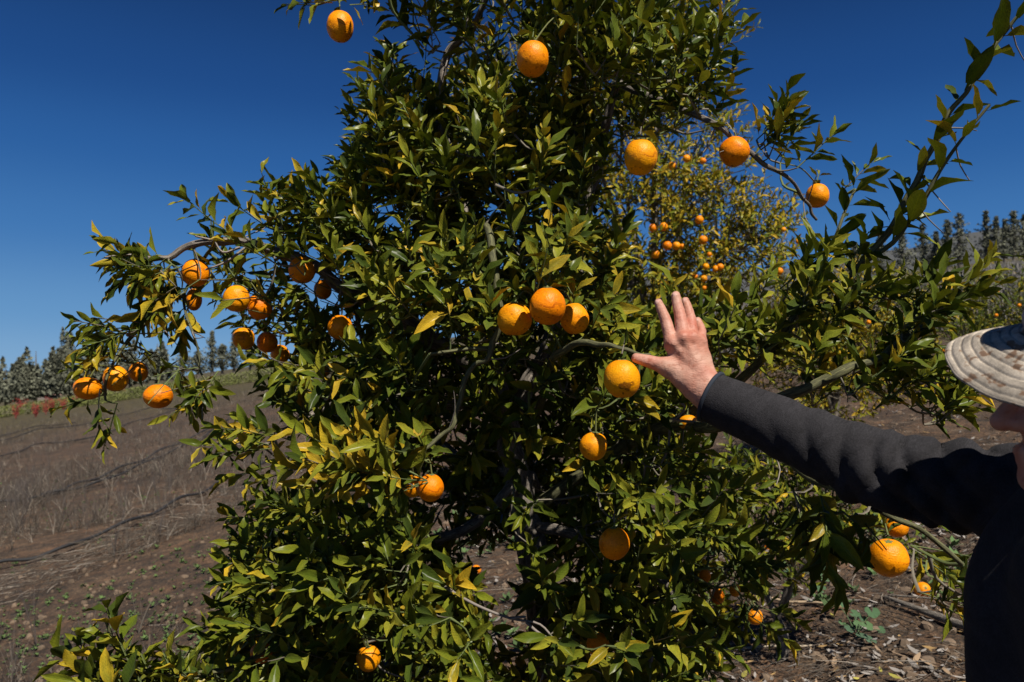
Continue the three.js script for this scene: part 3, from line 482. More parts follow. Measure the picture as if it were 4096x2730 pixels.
  REG.push(   // the far side of the crown
    { p: [[1500, 1250], [2450, 1250], [2700, 1420], [2780, 1700], [2600, 2050], [2300, 2180], [1950, 2180], [1600, 1980], [1450, 1600]], f: 2.5, b: 3.2, k: 4.2, d: [0, 0.4, 0], y: 0.03 },
    { p: [[1500, 350], [2400, 250], [2600, 420], [2420, 700], [2380, 1250], [1500, 1250], [1350, 900]], f: 2.35, b: 3.2, k: 2.4, d: [0, 0.5, 0], y: 0.04 },
    { p: [[2150, 2150], [2800, 2050], [2950, 2350], [2750, 2800], [2150, 2800]], f: 2.2, b: 2.9, k: 2.0, d: [0.2, 0.4, 0], y: 0.03 },
    { p: [[1100, 2050], [1800, 2050], [1880, 2300], [1950, 2800], [950, 2800]], f: 2.2, b: 2.9, k: 2.2, d: [-0.2, 0.4, 0], y: 0.03 },
    { p: [[1150, 1450], [1600, 1380], [1800, 1800], [1400, 1800]], f: 2.3, b: 2.8, k: 1.8, d: [-0.2, 0.4, 0], y: 0.03 });
  const jobs = [];
  for (const r of REG) {
    const area = polyArea(r.p), n = Math.round(area / 12000 * r.k * 1.48), xs = r.p.map((q) => q[0]), ys = r.p.map((q) => q[1]), x0 = Math.min(...xs), x1 = Math.max(...xs), y0 = Math.min(...ys), y1 = Math.max(...ys), reach = Math.sqrt(area) * 0.32;
    for (let i = 0, guard = 0; i < n && guard < 1e5; guard++) {
      const x = lerp(x0, x1, R()), y = lerp(y0, y1, R()); if (!inPoly(r.p, x, y)) continue;
      const e = Math.sqrt(clamp(edgeDist(r.p, x, y) / reach, 0, 1)), front = lerp(lerp(r.f, r.b, 0.3), r.f, e), u = Math.pow(R(), 1.5), d = lerp(front, r.b, u);
      jobs.push({ r, p: at(x, y, d), u }); i++;
    }
  }
  // every twig is joined to the nearest wood, nearest ones first
  const d2 = (a, b) => { const x = a.x - b.x, y = a.y - b.y, z = a.z - b.z; return x * x + y * y + z * z; };
  jobs.forEach((j) => { j.d = Math.min(...nodes.map((n) => d2(n, j.p))); });
  jobs.sort((a, b) => a.d - b.d);
  const hub = at(2050, 1500, 2.4);
  for (const j of jobs) {
    let best = null, bd = 1e9; for (const n of nodes) { const q = d2(n, j.p); if (q < bd) { bd = q; best = n; } }
    const L = Math.sqrt(bd), out = j.p.clone().sub(hub).normalize(), mid = best.clone().lerp(j.p, 0.5).add(V((R() - 0.5) * 0.3 * L, -0.10 * L + (R() - 0.5) * 0.2 * L, (R() - 0.5) * 0.3 * L));
    if (L > 0.012) { const c = new THREE.CatmullRomCurve3([best, mid, j.p]), m = Math.max(3, Math.ceil(L / 0.022)), pts = []; for (let i = 0; i <= m; i++) { pts.push(c.getPoint(i / m)); if (i) nodes.push(c.getPoint(i / m)); } stalks.push({ pts, r: 0.0024 + Math.min(0.004, L * 0.016), green: R() < 0.55 }); }
    const dir = V(...j.r.d).add(out.multiplyScalar(0.55)).add(V((R() - 0.5) * 1.1, (R() - 0.5) * 0.9, (R() - 0.5) * 1.1));
    twig(R, j.p, dir, { len: j.r.l ?? 0.115, size: (j.r.s ?? 0.088) * 0.96, hang: j.r.h ?? 0, lift: j.r.h ? j.r.h : 0.25, yellow: j.r.y }, leaves, stalks);
  }
  // leaves along the long shoots at the right
  const shoot = (pts, n, size) => { const c = new THREE.CatmullRomCurve3(A(pts)); for (let i = 0; i < n; i++) { const t = (i + R() * 0.6) / n, b = c.getPoint(t), tan = c.getTangent(t), a = i * 2.4 + R(), e1 = V(0, 0, 1).cross(tan).normalize(), rad = e1.multiplyScalar(Math.cos(a)).addScaledVector(V(0, 0.1, 1), Math.sin(a)), ld = tan.clone().multiplyScalar(0.55 + 0.5 * R()).addScaledVector(rad, 0.9), sz = size * (0.6 + 0.6 * R()); leaves.push({ p: b, c: b.clone().addScaledVector(ld.normalize(), sz * 0.5), m: leafMatrix(b, ld, tan.clone().addScaledVector(rad, -0.2).add(V(0, 0.6, 0)), sz), size: sz, v: Math.floor(R() * NV), t: pickTone(R(), 0.06) }); } };
  shoot([[3520, 960, 1.78], [3600, 840, 1.76], [3700, 640, 1.74], [3820, 430, 1.72], [3950, 230, 1.7], [4075, 60, 1.68]], 25, 0.098);
  shoot([[3560, 970, 1.76], [3640, 900, 1.74], [3730, 740, 1.7], [3850, 560, 1.68], [3960, 420, 1.66]], 15, 0.105);
  shoot([[3280, 1050, 1.86], [3370, 880, 1.88], [3430, 740, 1.9]], 14, 0.09);
  shoot([[660, 1030, 2.08], [560, 1015, 2.07], [440, 960, 2.06]], 14, 0.08);
  const sprig = (pts, n, size) => { stalks.push({ pts: A(pts), r: 0.003, sub: 5, green: true }); shoot(pts, n, size); };
  sprig([[600, 2800, 1.7], [500, 2620, 1.68], [425, 2430, 1.67]], 20, 0.078); sprig([[520, 2800, 1.7], [360, 2690, 1.68], [235, 2625, 1.67]], 15, 0.08); sprig([[650, 2790, 1.72], [590, 2680, 1.7], [560, 2610, 1.7]], 12, 0.075); sprig([[740, 2790, 1.74], [690, 2690, 1.72], [650, 2610, 1.72]], 12, 0.075); sprig([[450, 2800, 1.66], [380, 2730, 1.65], [290, 2690, 1.64]], 12, 0.075);
  for (const [x, y, d] of [[1260, 20, 2.18], [1330, 10, 2.18], [1400, 20, 2.2], [1430, -20, 2.2]]) twig(R, at(x, y, d), V((1360 - x > 0 ? -1 : 1), -0.1, 0.3), { len: 0.09, n: 5, size: 0.07, yellow: 0.4, lift: 0 }, leaves, stalks);
  stalks.push({ pts: A([[1880, 120, 2.25], [1650, -40, 2.2], [1440, -40, 2.2], [1330, 0, 2.18], [1262, 22, 2.18]]), r: 0.005, sub: 4, green: true });

  // the fruit pushes leaves aside; so do the hand and the sleeve
  const fruit = ORANGES.map(([x, y, w, h, d, label]) => ({ open: /bright/.test(label) ? 1 : 0, lit: !/shaded|dark|hidden|sliver|behind/.test(label), x, y, d, p: at(x, y, d), r: w / 2 / FPX * d, w: w / 2, hh: h / 2 }));
  const R3 = rng(77);
  const kept = leaves.filter((L) => {
    const [x, y, d] = toPx(L.c);
    for (const o of fruit) {
      if (o.p.distanceTo(L.c) < o.r + 0.012) return false;
      if (o.lit) { const q = L.c.clone().sub(o.p), t = q.dot(SUN); if (t > 0 && t < 0.7 && q.addScaledVector(SUN, -t).length() < o.r * (1 + 0.5 * o.open) && R3() < 0.66 + 0.3 * o.open) return false; }   // it ripened in the sun, where few leaves cover it
      if (d < o.d && Math.hypot((x - o.x) / (o.w + 42 + 25 * o.open), (y - o.y) / (o.hh + 42 + 25 * o.open)) < 1 && R3() < 0.93) return false;
    }
    if (d < 1.68 && inPoly([[2480, 1150], [2860, 1120], [2900, 1480], [3950, 1700], [4096, 2400], [3500, 2080], [2780, 1760], [2500, 1500]], x, y)) return false;
    return d > 1.15;
  });
  // a few leaves where each fruit hangs
  fruit.forEach((o) => { if (o.open) return; const q = [], top = o.p.clone().add(V(0, o.hh / FPX * o.d * 0.97, 0)); twig(R3, top.clone().add(V(0, 0.012, 0)), V((R3() - 0.5) * 0.8, 0.8, -0.5), { len: 0.035, n: 4, size: 0.062, lift: 0, hang: -0.1, yellow: 0.12 }, q, stalks); kept.push(...q); });
  dressTree(tree, kept, stalks, 300);
  // stalks that carry the fruit
  fruitStalk = (p, r) => { const top = p.clone().add(V(0, r * 0.93, 0)); let best = null, bd = 1e9; for (const n of nodes) { if (n.y < top.y + 0.02) continue; const q = d2(n, top); if (q < bd) { bd = q; best = n; } } return best && bd < 0.03 ? best : null; };
}

// ---------------------------------------------------------------- oranges
const peelBump = dataTex(512, 512, (i, j, u, v) => { const a = noise3(u * 128, v * 64, 1, 128), b = noise3(u * 200, v * 100, 2, 200), s = noise3(u * 8, v * 8, 3, 8); const k = 0.55 * a + 0.3 * b + 0.15 * s; return [k, k, k]; });
const peelMap = dataTex(512, 512, (i, j, u, v) => { const a = noise3(u * 6, v * 6, 4, 6), b = noise3(u * 70, v * 70, 5, 70), f = noise3(u * 26, v * 26, 9, 26); let k = 0.90 + 0.10 * (a - 0.5) + 0.10 * (b - 0.5), g = 0.88 + 0.16 * (a - 0.5) + 0.12 * (b - 0.5); if (f > 0.88) { k *= 0.84; g *= 0.76; } const big = noise3(u * 3, v * 3, 12, 3); g += 0.10 * sstep(0.55, 0.8, big); const rub = fbm(u * 9, v * 9, 6, 3); if (rub > 0.63) { const m = sstep(0.63, 0.70, rub) * 0.5; k = lerp(k, 0.66, m); g = lerp(g, 0.62, m); } return [k, g, 0.8]; }, true);
const scarMap = dataTex(512, 512, (i, j, u, v) => {
  const a = noise3(u * 6, v * 6, 4, 6), b = noise3(u * 70, v * 70, 5, 70); let c = [0.90 + 0.1 * (b - 0.5), 0.88 + 0.16 * (a - 0.5) + 0.1 * (b - 0.5), 0.8];
  const blot = (cu, cv, ru, rv, q) => { const e = Math.hypot((u - cu) / ru, (v - cv) / rv) + (fbm(u * 40, v * 40, 2, 3) - 0.45) * 1.9; const m = (1 - sstep(0.55, 1.0, e)) * q; c = [lerp(c[0], 0.52, m), lerp(c[1], 0.50, m), lerp(c[2], 1.0, m)]; };
  blot(0.275, 0.40, 0.055, 0.08, 0.95); blot(0.215, 0.40, 0.018, 0.06, 0.9); blot(0.24, 0.24, 0.016, 0.03, 1.0); blot(0.33, 0.42, 0.02, 0.05, 0.6); blot(0.29, 0.30, 0.03, 0.02, 0.6);
  return c;
}, true);
const peelMat = (tint, map = peelMap) => new THREE.MeshPhysicalMaterial({ map, bumpMap: peelBump, bumpScale: 0.0007, color: tint, roughness: 0.42, specularIntensity: 0.42 });
const PEEL = [peelMat(C3(1.0, 0.305, 0.003)), peelMat(C3(1.0, 0.335, 0.003)), peelMat(C3(0.97, 0.265, 0.002)), peelMat(C3(1.0, 0.37, 0.005))];
const PEELSCAR = peelMat(C3(1.0, 0.37, 0.005), scarMap);
const calyxMat = new THREE.MeshStandardMaterial({ color: C3(0.13, 0.14, 0.04), roughness: 0.85 }), navelMat = new THREE.MeshStandardMaterial({ color: C3(0.16, 0.07, 0.02), roughness: 0.9 });
const ORBGEO = [0, 1, 2, 3].map((k) => {
  const g = new THREE.SphereGeometry(1, 48, 36), p = g.attributes.position;
  for (let i = 0; i < p.count; i++) { const v = V().fromBufferAttribute(p, i), t = v.y, neck = k === 1 ? 0.05 * sstep(0.4, 1, t) : 0, dim = 0.07 * Math.exp(-((1 - t) / 0.035)) + 0.05 * Math.exp(-((1 + t) / 0.03)), n = 1 + 0.075 * (noise3(v.x * 1.3 + k * 7, v.y * 1.3, v.z * 1.3) - 0.5) + 0.02 * (noise3(v.x * 4 + k * 7, v.y * 4, v.z * 4) - 0.5); v.multiplyScalar(n * (1 + neck - dim)); p.setXYZ(i, v.x, v.y, v.z); }
  g.computeVertexNormals();
  { const n = g.attributes.normal; for (let j = 0; j <= 36; j++) { const a = j * 49, b = a + 48; const m = V().fromBufferAttribute(n, a).add(V().fromBufferAttribute(n, b)).normalize(); n.setXYZ(a, m.x, m.y, m.z); n.setXYZ(b, m.x, m.y, m.z); } }
  return g;
});
const calyxGeo = (() => { const s = new THREE.Shape(); for (let i = 0; i <= 20; i++) { const a = i / 20 * Math.PI * 2, r = 0.17 + 0.06 * Math.cos(a * 5); i ? s.lineTo(Math.cos(a) * r, Math.sin(a) * r) : s.moveTo(Math.cos(a) * r, Math.sin(a) * r); } const g = new THREE.ExtrudeGeometry(s, { depth: 0.05, bevelEnabled: true, bevelSize: 0.02, bevelThickness: 0.02, bevelSegments: 1 }); g.rotateX(-Math.PI / 2); return g; })();
const navelGeo = (() => { const g = new THREE.TorusGeometry(0.055, 0.022, 6, 12); g.rotateX(Math.PI / 2); return g; })();
function makeOrange(name, p, rx, ry, k, label, group, o = {}) {
  const g = thing(name, p, label, 'orange', group), R = rng(9000 + taken[name] * 31 + Math.round(p.x * 100));
  const body = part('peel', ORBGEO[k % 4], o.mat ?? PEEL[k % 4], g); body.scale.set(rx, ry, rx);
  if (!o.tiny) { const c = part('calyx', calyxGeo, calyxMat, g); c.scale.setScalar(rx); c.position.y = ry * 0.945; const n = part('navel', navelGeo, navelMat, g); n.scale.setScalar(rx); n.position.y = -ry * 0.965; }
  g.rotation.set(o.rx ?? (R() - 0.5) * 0.35 + 0.12, o.ry ?? R() * 6.3, o.rz ?? (R() - 0.5) * 0.35);
  if (o.stalk) { const top = V(0, ry * 0.94, 0).applyEuler(g.rotation).add(p), mid = top.clone().lerp(o.stalk, 0.45).add(V(0, 0.02, 0)), geo = tube([top, mid, o.stalk], [0.0024, 0.0018, 0.0018], 5, 4); g.updateMatrixWorld(true); geo.applyMatrix4(g.matrixWorld.clone().invert()); part('stalk', geo, calyxMat, g); }
  return g;
}
ORANGES.forEach(([x, y, w, h, d, label, special], i) => {
  const p = at(x, y, d), rx = w / 2 / FPX * d, ry = h / 2 / FPX * d;
  makeOrange('orange', p, rx, ry, i * 7 + 1, label, 'oranges hanging in the front tree', special === 'scar' ? { mat: PEELSCAR, rx: 0.05, ry: 0, rz: 0.03, stalk: fruitStalk(p, ry) } : { stalk: fruitStalk(p, ry) });
});

// ---------------------------------------------------------------- other citrus trees of the orchard
function citrus(px, d, blobs, o) {                                   // blobs: x, y in the photograph, metres away, radius in metres
  const x = (px - CX) / FPX * d, base = ground(x, -d), t = thing('orange_tree', base, o.label, 'tree', 'orange trees of the orchard behind'), R = rng(o.seed), leaves = [], stalks = [], wood = [];
  t.updateMatrixWorld(true); const inv = t.matrixWorld.clone().invert(), cs = blobs.map(([bx, by, bd, br]) => ({ c: at(bx, by, bd), r: br }));
  const fork = base.clone().add(V(0, o.fork ?? 0.5, 0)); const tg = tube([base.clone().add(V(0, -0.1, 0)), base.clone().lerp(fork, 0.5).add(V(0.03, 0, 0)), fork], [0.10, 0.085, 0.07].map((q) => q * (o.girth ?? 1)), 9, 4, 0.2); tg.applyMatrix4(inv); part('trunk', tg, barkMat, t);
  for (const b of cs) { const m = fork.clone().lerp(b.c, 0.5).add(V((R() - 0.5) * 0.25, 0.1, (R() - 0.5) * 0.25)), c = new THREE.CatmullRomCurve3([fork, m, b.c]); for (let i = 0; i <= 14; i++) wood.push(c.getPoint(i / 14)); const g = tube([fork, m, b.c], [0.045, 0.03, 0.012].map((q) => q * (o.girth ?? 1)), 7, 5, 0.2); g.applyMatrix4(inv); part('limb', g, barkMat, t); }
  for (const b of cs) for (let i = 0; i < o.k * b.r * b.r; i++) {
    const v = V(R() - 0.5, R() - 0.5, R() - 0.5).normalize(), p = b.c.clone().addScaledVector(v, b.r * Math.pow(R(), 0.42) * (0.8 + 0.5 * noise3(v.x * 2 + b.c.x, v.y * 2, v.z * 2)));
    if (p.y < H(p.x, p.z) + 0.12) continue;
    let best = wood[0], bd = 1e9; for (const n of wood) { const q = n.distanceToSquared(p); if (q < bd) { bd = q; best = n; } }
    if (R() < 0.6) stalks.push({ pts: [best, best.clone().lerp(p, 0.5).add(V(0, -0.05, 0)), p], r: 0.006, green: R() < 0.4 });
    twig(R, p, v.add(V(0, 0.5, 0)).add(V((R() - 0.5), (R() - 0.5), (R() - 0.5))), { len: 0.2, size: o.size ?? 0.088, yellow: o.yellow, bright: o.bright, n: o.n ?? 9 }, leaves, stalks);
  }
  dressTree(t, leaves, stalks, o.big ?? 0, leafLow);
  return t;
}
citrus(2620, 6.9, [[2650, 960, 6.7, 0.72], [2880, 1010, 6.7, 0.55], [2480, 640, 6.9, 0.75], [2280, 380, 7.0, 0.6], [2620, 180, 7.0, 0.62], [3010, 960, 6.8, 0.34], [2760, 640, 6.9, 0.5], [2920, 1280, 6.7, 0.5], [2520, 1330, 6.8, 0.7], [1950, 330, 7.1, 0.3], [3080, 1000, 6.9, 0.22]], { seed: 21, k: 520, yellow: 0.42, bright: true, big: 300, fork: 0.9, label: 'tall orange tree with yellowish leaves just behind the front tree' });
citrus(3330, 7.6, [[3270, 1330, 7.4, 0.5], [3450, 1300, 7.7, 0.5], [3230, 1470, 7.2, 0.46], [3400, 1450, 7.5, 0.5]], { seed: 22, k: 520, yellow: 0.5, bright: true, fork: 0.35, label: 'low yellow leaved orange tree behind the right hand shoots' });
citrus(3930, 11, [[3950, 1270, 10.8, 0.6], [4080, 1290, 10.8, 0.7], [3860, 1350, 10.6, 0.45], [4230, 1250, 11, 0.8], [3990, 1400, 10.6, 0.5]], { seed: 23, k: 330, yellow: 0.10, n: 8, fork: 0.4, label: 'broad dark orange tree above the hat at the right edge' });
citrus(3600, 15, [[3500, 1250, 15, 0.65], [3620, 1230, 15, 0.7], [3740, 1220, 15, 0.68], [3620, 1320, 14.8, 0.6]], { seed: 24, k: 300, yellow: 0.22, n: 7, size: 0.1, fork: 0.4, label: 'small distant orange tree between the right hand shoots and the hat' });
citrus(3110, 3.6, [[3180, 2010, 3.6, 0.22], [3320, 2010, 3.5, 0.2], [3060, 2060, 3.6, 0.22], [3460, 2090, 3.4, 0.16], [3000, 2180, 3.5, 0.2]], { seed: 25, k: 900, yellow: 0.05, n: 9, size: 0.078, fork: 0.18, girth: 0.3, label: 'knee high young orange tree behind the sleeve' });
{ // their fruit, small in the picture
  const far = [[2185, 576, 46], [2612, 913, 33], [2655, 908, 33], [2798, 880, 33], [2813, 961, 35], [2670, 984, 36], [2706, 984, 33], [2729, 986, 20], [2623, 1018, 33], [2824, 1067, 26], [2863, 1076, 25], [2882, 1069, 28], [2780, 1107, 23], [2816, 1115, 27], [2935, 1158, 26], [2838, 1019, 20], [2690, 664, 32], [2747, 635, 30], [2812, 644, 25], [3135, 919, 20], [3193, 966, 20], [2818, 1153, 18]];
  const ord = ['highest', 'second highest', 'third highest', 'fourth highest', 'fifth highest', 'sixth highest', 'seventh highest', 'eighth highest', 'ninth highest', 'tenth highest', 'eleventh highest', 'twelfth highest', 'twelfth lowest', 'eleventh lowest', 'tenth lowest', 'ninth lowest', 'eighth lowest', 'seventh lowest', 'sixth lowest', 'fifth lowest', 'fourth lowest', 'third lowest', 'second lowest', 'lowest'];
  far.sort((a, b) => a[1] - b[1]);
  far.forEach(([x, y, w], i) => { const d = x === 2185 ? 5.6 : 5.9 + 0.35 * h3(i, 3, 5), k = i < 11 ? i : ord.length - (far.length - i); makeOrange('background_orange', at(x, y, d), w / 2 / FPX * d, w / 2 / FPX * d * 1.03, i, ord[k] + ' of the small oranges on the yellowish tree behind', 'oranges on the yellowish tree behind', { tiny: true }); });
  const more = [[3118, 1086, 30, 5.4, 'small orange between the yellowish tree and the right hand shoots'], [3475, 1290, 18, 7.0, 'tiny orange on the low yellow leaved tree'], [3225, 1380, 30, 6.8, 'small orange among the shoots, lower part of the low yellow leaved tree'], [3990, 1168, 14, 10.2, 'upper tiny orange on the dark tree above the hat'], [3986, 1262, 14, 10.1, 'lower tiny orange on the dark tree above the hat'], [4078, 1222, 14, 10.1, 'tiny orange on the dark tree, nearest the right edge']];
  more.forEach(([x, y, w, d, label], i) => makeOrange('background_orange', at(x, y, d), w / 2 / FPX * d, w / 2 / FPX * d, i, label, 'oranges on the trees behind', { tiny: true }));
  const fallen = [[3690, 2390, 'fallen orange lying on straw at the lower right', 0.040], [3077, 2208, 'fallen orange on the ground behind the large hanging leaves', 0.036], [2938, 2182, 'fallen orange on the mulch, left of the other one behind the leaves', 0.034], [3234, 2264, 'fallen orange seen through a gap between dark leaves', 0.036], [2122, 2362, 'fallen orange on straw beside the trunk', 0.037], [1905, 2298, 'tiny fallen orange on the ground left of the trunk', 0.034], [3570, 1568, 'fallen orange on the ground above the sleeve', 0.038], [3775, 1412, 'left one of two fallen oranges left of the hat', 0.038], [3790, 1398, 'right one of two fallen oranges left of the hat', 0.038]];
  fallen.forEach(([x, y, label, r], i) => { const g = onGround(x, y); makeOrange('fallen_orange', g.add(V(0, r * 0.8, 0)), r, r * 0.97, i + 1, label, 'oranges fallen on the ground', { rx: 1.1 + i, rz: 0.6 * i }); });
}
// ---------------------------------------------------------------- trees on the skyline
const farLeaf = matte({ vertexColors: true });
function skylineTree(px, basePy, topPy, d, wide, kind, label, seed) {
  const R = rng(seed), b = at(px, basePy, d), h = (basePy - topPy) / FPX * d, t = thing(kind === 'pine' ? 'pine_tree' : 'field_tree', b, label, 'tree', 'trees along the skyline');
  part('trunk', tube([V(0, -1.5, 0), V((R() - 0.5) * 0.2, h * 0.4, 0), V((R() - 0.5) * 0.3, h * 0.93, 0)], [0.22, 0.16, 0.03], 7, 4), barkMat, t);
  const P = [], N = [], C = [], w = wide / FPX * d / 2 * (kind === 'pine' ? 1.5 : 1.4);
  const leaf = (p, s) => { const a = V(R() - 0.5, R() - 0.5, R() - 0.5).normalize(), u = V(R() - 0.5, R() - 0.5, R() - 0.5).cross(a).normalize(), v = a.clone().cross(u), k = 0.6 + 0.8 * R(), c = [0.12 * k, 0.125 * k, 0.09 * k]; for (const [i, j] of [[-1, -0.5], [1, -0.4], [0.1, 1]]) { P.push(p.x + (u.x * i + v.x * j) * s, p.y + (u.y * i + v.y * j) * s, p.z + (u.z * i + v.z * j) * s); N.push(a.x, a.y, a.z); C.push(...c); } };
  if (kind === 'pine') {
    for (let y = h * 0.03; y < h; y += h * 0.028 * (0.6 + 0.8 * R())) { const f = y / h, reach = w * (1 - f * 0.93) * (0.25 + 1.05 * R()) * (0.6 + 0.8 * noise3(f * 6, seed, 1)), nb = 3 + Math.floor(R() * 3); for (let k = 0; k < nb; k++) { const a = R() * 6.3, up = 0.12 + 0.45 * R(); for (let s = 0; s < 10; s++) { const q = (s + R()) / 10, r = reach * q; leaf(V(Math.cos(a) * r + (R() - 0.5) * 0.35, y + up * r * q + (R() - 0.5) * 0.3, Math.sin(a) * r + (R() - 0.5) * 0.35), 0.09 + 0.11 * R()); } } }
  } else {
    const n = 6 + Math.floor(R() * 3);
    for (let k = 0; k < n; k++) { const a = R() * 6.3, r = w * 0.62 * Math.sqrt(R()), hh = h * (k === 0 ? 1 : 0.5 + 0.45 * R()), cr = w * (0.26 + 0.2 * R()), lx = (R() - 0.5) * 0.3; for (let i = 0; i < 290; i++) { const f = Math.pow(R(), 0.8), sp = cr * Math.sin(Math.PI * clamp(0.15 + 0.85 * f, 0, 1)) * (0.55 + 0.8 * noise3(f * 5 + k * 9, a * 3, seed)), b2 = R() * 6.3, q = Math.sqrt(R()); leaf(V(Math.cos(a) * r + Math.cos(b2) * sp * q + lx * f, hh * f, Math.sin(a) * r + Math.sin(b2) * sp * q), 0.13 + 0.2 * R()); } }
    for (let i = 0; i < 600; i++) { const b2 = R() * 6.3, q = Math.sqrt(R()); leaf(V(Math.cos(b2) * w * q, h * 0.38 * R(), Math.sin(b2) * w * q), 0.16 + 0.2 * R()); }
  }
  const g = new THREE.BufferGeometry(); g.setAttribute('position', new THREE.Float32BufferAttribute(P, 3)); g.setAttribute('normal', new THREE.Float32BufferAttribute(N, 3)); g.setAttribute('color', new THREE.Float32BufferAttribute(C, 3));
  part('crown', g, farLeaf, t);
}
const skyY = (px) => 1601 - 0.1416 * px;                             // where the slope meets the sky
{
  const L = [[-40, 215, 110, 'grey green tree at the very left edge of the skyline'], [22, 140, 90, 'small tree second from the left on the skyline'], [75, 160, 90, 'third skyline tree from the left, with a notched top'], [140, 190, 130, 'fourth skyline tree from the left, with two thin tips'], [232, 180, 90, 'left stem of the tallest dark tree group at the far left'], [282, 250, 110, 'tallest tree of the left skyline, with a narrow crooked top'], [345, 205, 70, 'slim tree right of the tallest one on the left skyline'], [410, 180, 90, 'skyline tree behind the leftmost oranges'], [520, 170, 100, 'skyline tree behind the hanging left branch, left of a gap'], [625, 150, 110, 'skyline tree behind the middle of the hanging left branch']];
  L.forEach(([x, h, w, label], i) => skylineTree(x, skyY(x) + 8, skyY(x) - h, 105 + 9 * h3(i, 1, 1), w, 'broad', label, 300 + i));
  const S = [[730, 110, 90, 'spiky'], [790, 80, 80, 'small'], [848, 155, 70, 'pointed'], [890, 95, 80, 'low'], [935, 135, 60, 'thin'], [1000, 90, 110, 'bushy']];
  S.forEach(([x, h, w, k], i) => skylineTree(x, skyY(x) + 6, skyY(x) - h, 112, w, 'pine', k + ' conifer on the left skyline, ' + ['first', 'second', 'third', 'fourth', 'fifth', 'sixth'][i] + ' from the left of its row', 330 + i));
  const P = [[3120, 130, 70, 'conifer showing behind the small isolated orange'], [3420, 130, 80, 'conifer behind the right hand shoots, leftmost of its row'], [3520, 150, 80, 'conifer second from the left in the row on the right skyline'], [3610, 150, 90, 'tall conifer third from the left in the row on the right skyline'], [3690, 170, 90, 'conifer fourth from the left in the row on the right skyline'], [3745, 130, 70, 'short conifer before the tallest of the right skyline row'], [3790, 170, 70, 'slim conifer just left of the widest one on the right skyline'], [3838, 185, 110, 'wide conifer left of the gap that shows the mountain'], [3945, 180, 85, 'pointed conifer right of the gap that shows the mountain'], [3985, 155, 70, 'short conifer leaning on the pointed one right of the gap'], [4020, 140, 60, 'thin conifer third from the right edge of the skyline'], [4055, 165, 85, 'conifer second from the right edge of the skyline'], [4100, 150, 80, 'conifer cut by the right edge of the skyline']];
  P.forEach(([x, h, w, label], i) => skylineTree(x, skyY(x) + 4, skyY(x) - h * 1.08, 100 + 6 * h3(i, 2, 1), w, 'pine', label, 360 + i));
}
{ // pale roofed house among the trees at the far left
  const p = at(194, 1592, 118), g = thing('farmhouse', p, 'pinkish roofed house peeping between the trees at the far left', 'house');
  const w = part('wall', new THREE.BoxGeometry(1.5, 1.2, 3), matte({ color: C3(0.2, 0.17, 0.16) }), g); w.position.y = -0.2;
  const s = new THREE.Shape(); s.moveTo(-0.95, 0); s.lineTo(0, 1.0); s.lineTo(0.95, 0); const r = part('roof', new THREE.ExtrudeGeometry(s, { depth: 3.3, bevelEnabled: false }), matte({ color: C3(0.34, 0.20, 0.18) }), g); r.position.set(0, 0.401, -1.65);
}
// ---------------------------------------------------------------- rows of low crops beyond the field
{
  const R = rng(41), list = [], q = []; { const P = []; for (let i = 0; i < 46; i++) { const c = V(R() - 0.5, R() * 0.9, R() - 0.5), a = V(R() - 0.5, R() - 0.5, R() - 0.5).normalize().multiplyScalar(0.14), b = V(R() - 0.5, R() - 0.5, R() - 0.5).normalize().multiplyScalar(0.14); P.push(...c.toArray(), ...c.clone().add(a).toArray(), ...c.clone().add(b).toArray()); } const g = new THREE.BufferGeometry(); g.setAttribute('position', new THREE.Float32BufferAttribute(P, 3)); g.computeVertexNormals(); q.push(g); }
  for (let i = 0; i < 5200; i++) { const d = 73 + R() * 34, px = -300 + R() * 1750, x = (px - CX) / FPX * d, b = 0.6 + 0.7 * R(); list.push({ p: ground(x, -d), s: 0.5 + 0.5 * R(), w: 1.3, ry: R() * 6.3, c: R() < 0.78 ? C3(0.125 * b, 0.14 * b, 0.035 * b) : C3(0.17 * b, 0.15 * b, 0.10 * b) }); }
  scatter('crop_rows', q[0], matte(), list);
  const dry = [], tw = []; for (let k = 0; k < 14; k++) { const g = blade(0.7 + 0.5 * R(), 0.022, (R() - 0.5) * 0.5, 3); g.rotateZ((R() - 0.5) * 1.1); g.rotateY(R() * 6.3); g.translate((R() - 0.5) * 0.6, 0, (R() - 0.5) * 0.6); tw.push(g); }
  for (let i = 0; i < 6200; i++) { const d = 20 + Math.pow(R(), 0.8) * 70, px = 2700 + R() * 1800, x = (px - CX) / FPX * d, b = 0.6 + 0.7 * R(); dry.push({ p: ground(x, -d), s: 0.55 + 0.6 * R(), w: 1.2, ry: R() * 6.3, c: C3(0.20 * b, 0.185 * b, 0.175 * b) }); }
  scatter('dormant_vineyard', mergeGeometries(tw), matte(), dry);
  const gr = []; for (let i = 0; i < 1900; i++) { const d = 22 + Math.pow(R(), 0.7) * 74, px = 2700 + R() * 1800, x = (px - CX) / FPX * d, b = 0.6 + 0.7 * R(); gr.push({ p: ground(x, -d), s: 0.3 + 0.5 * R() * (d > 70 ? 1.6 : 1), w: 1.4, ry: R() * 6.3, c: C3(0.10 * b, 0.125 * b, 0.035 * b) }); }
  scatter('green_scrub', q[0], matte(), gr);
}
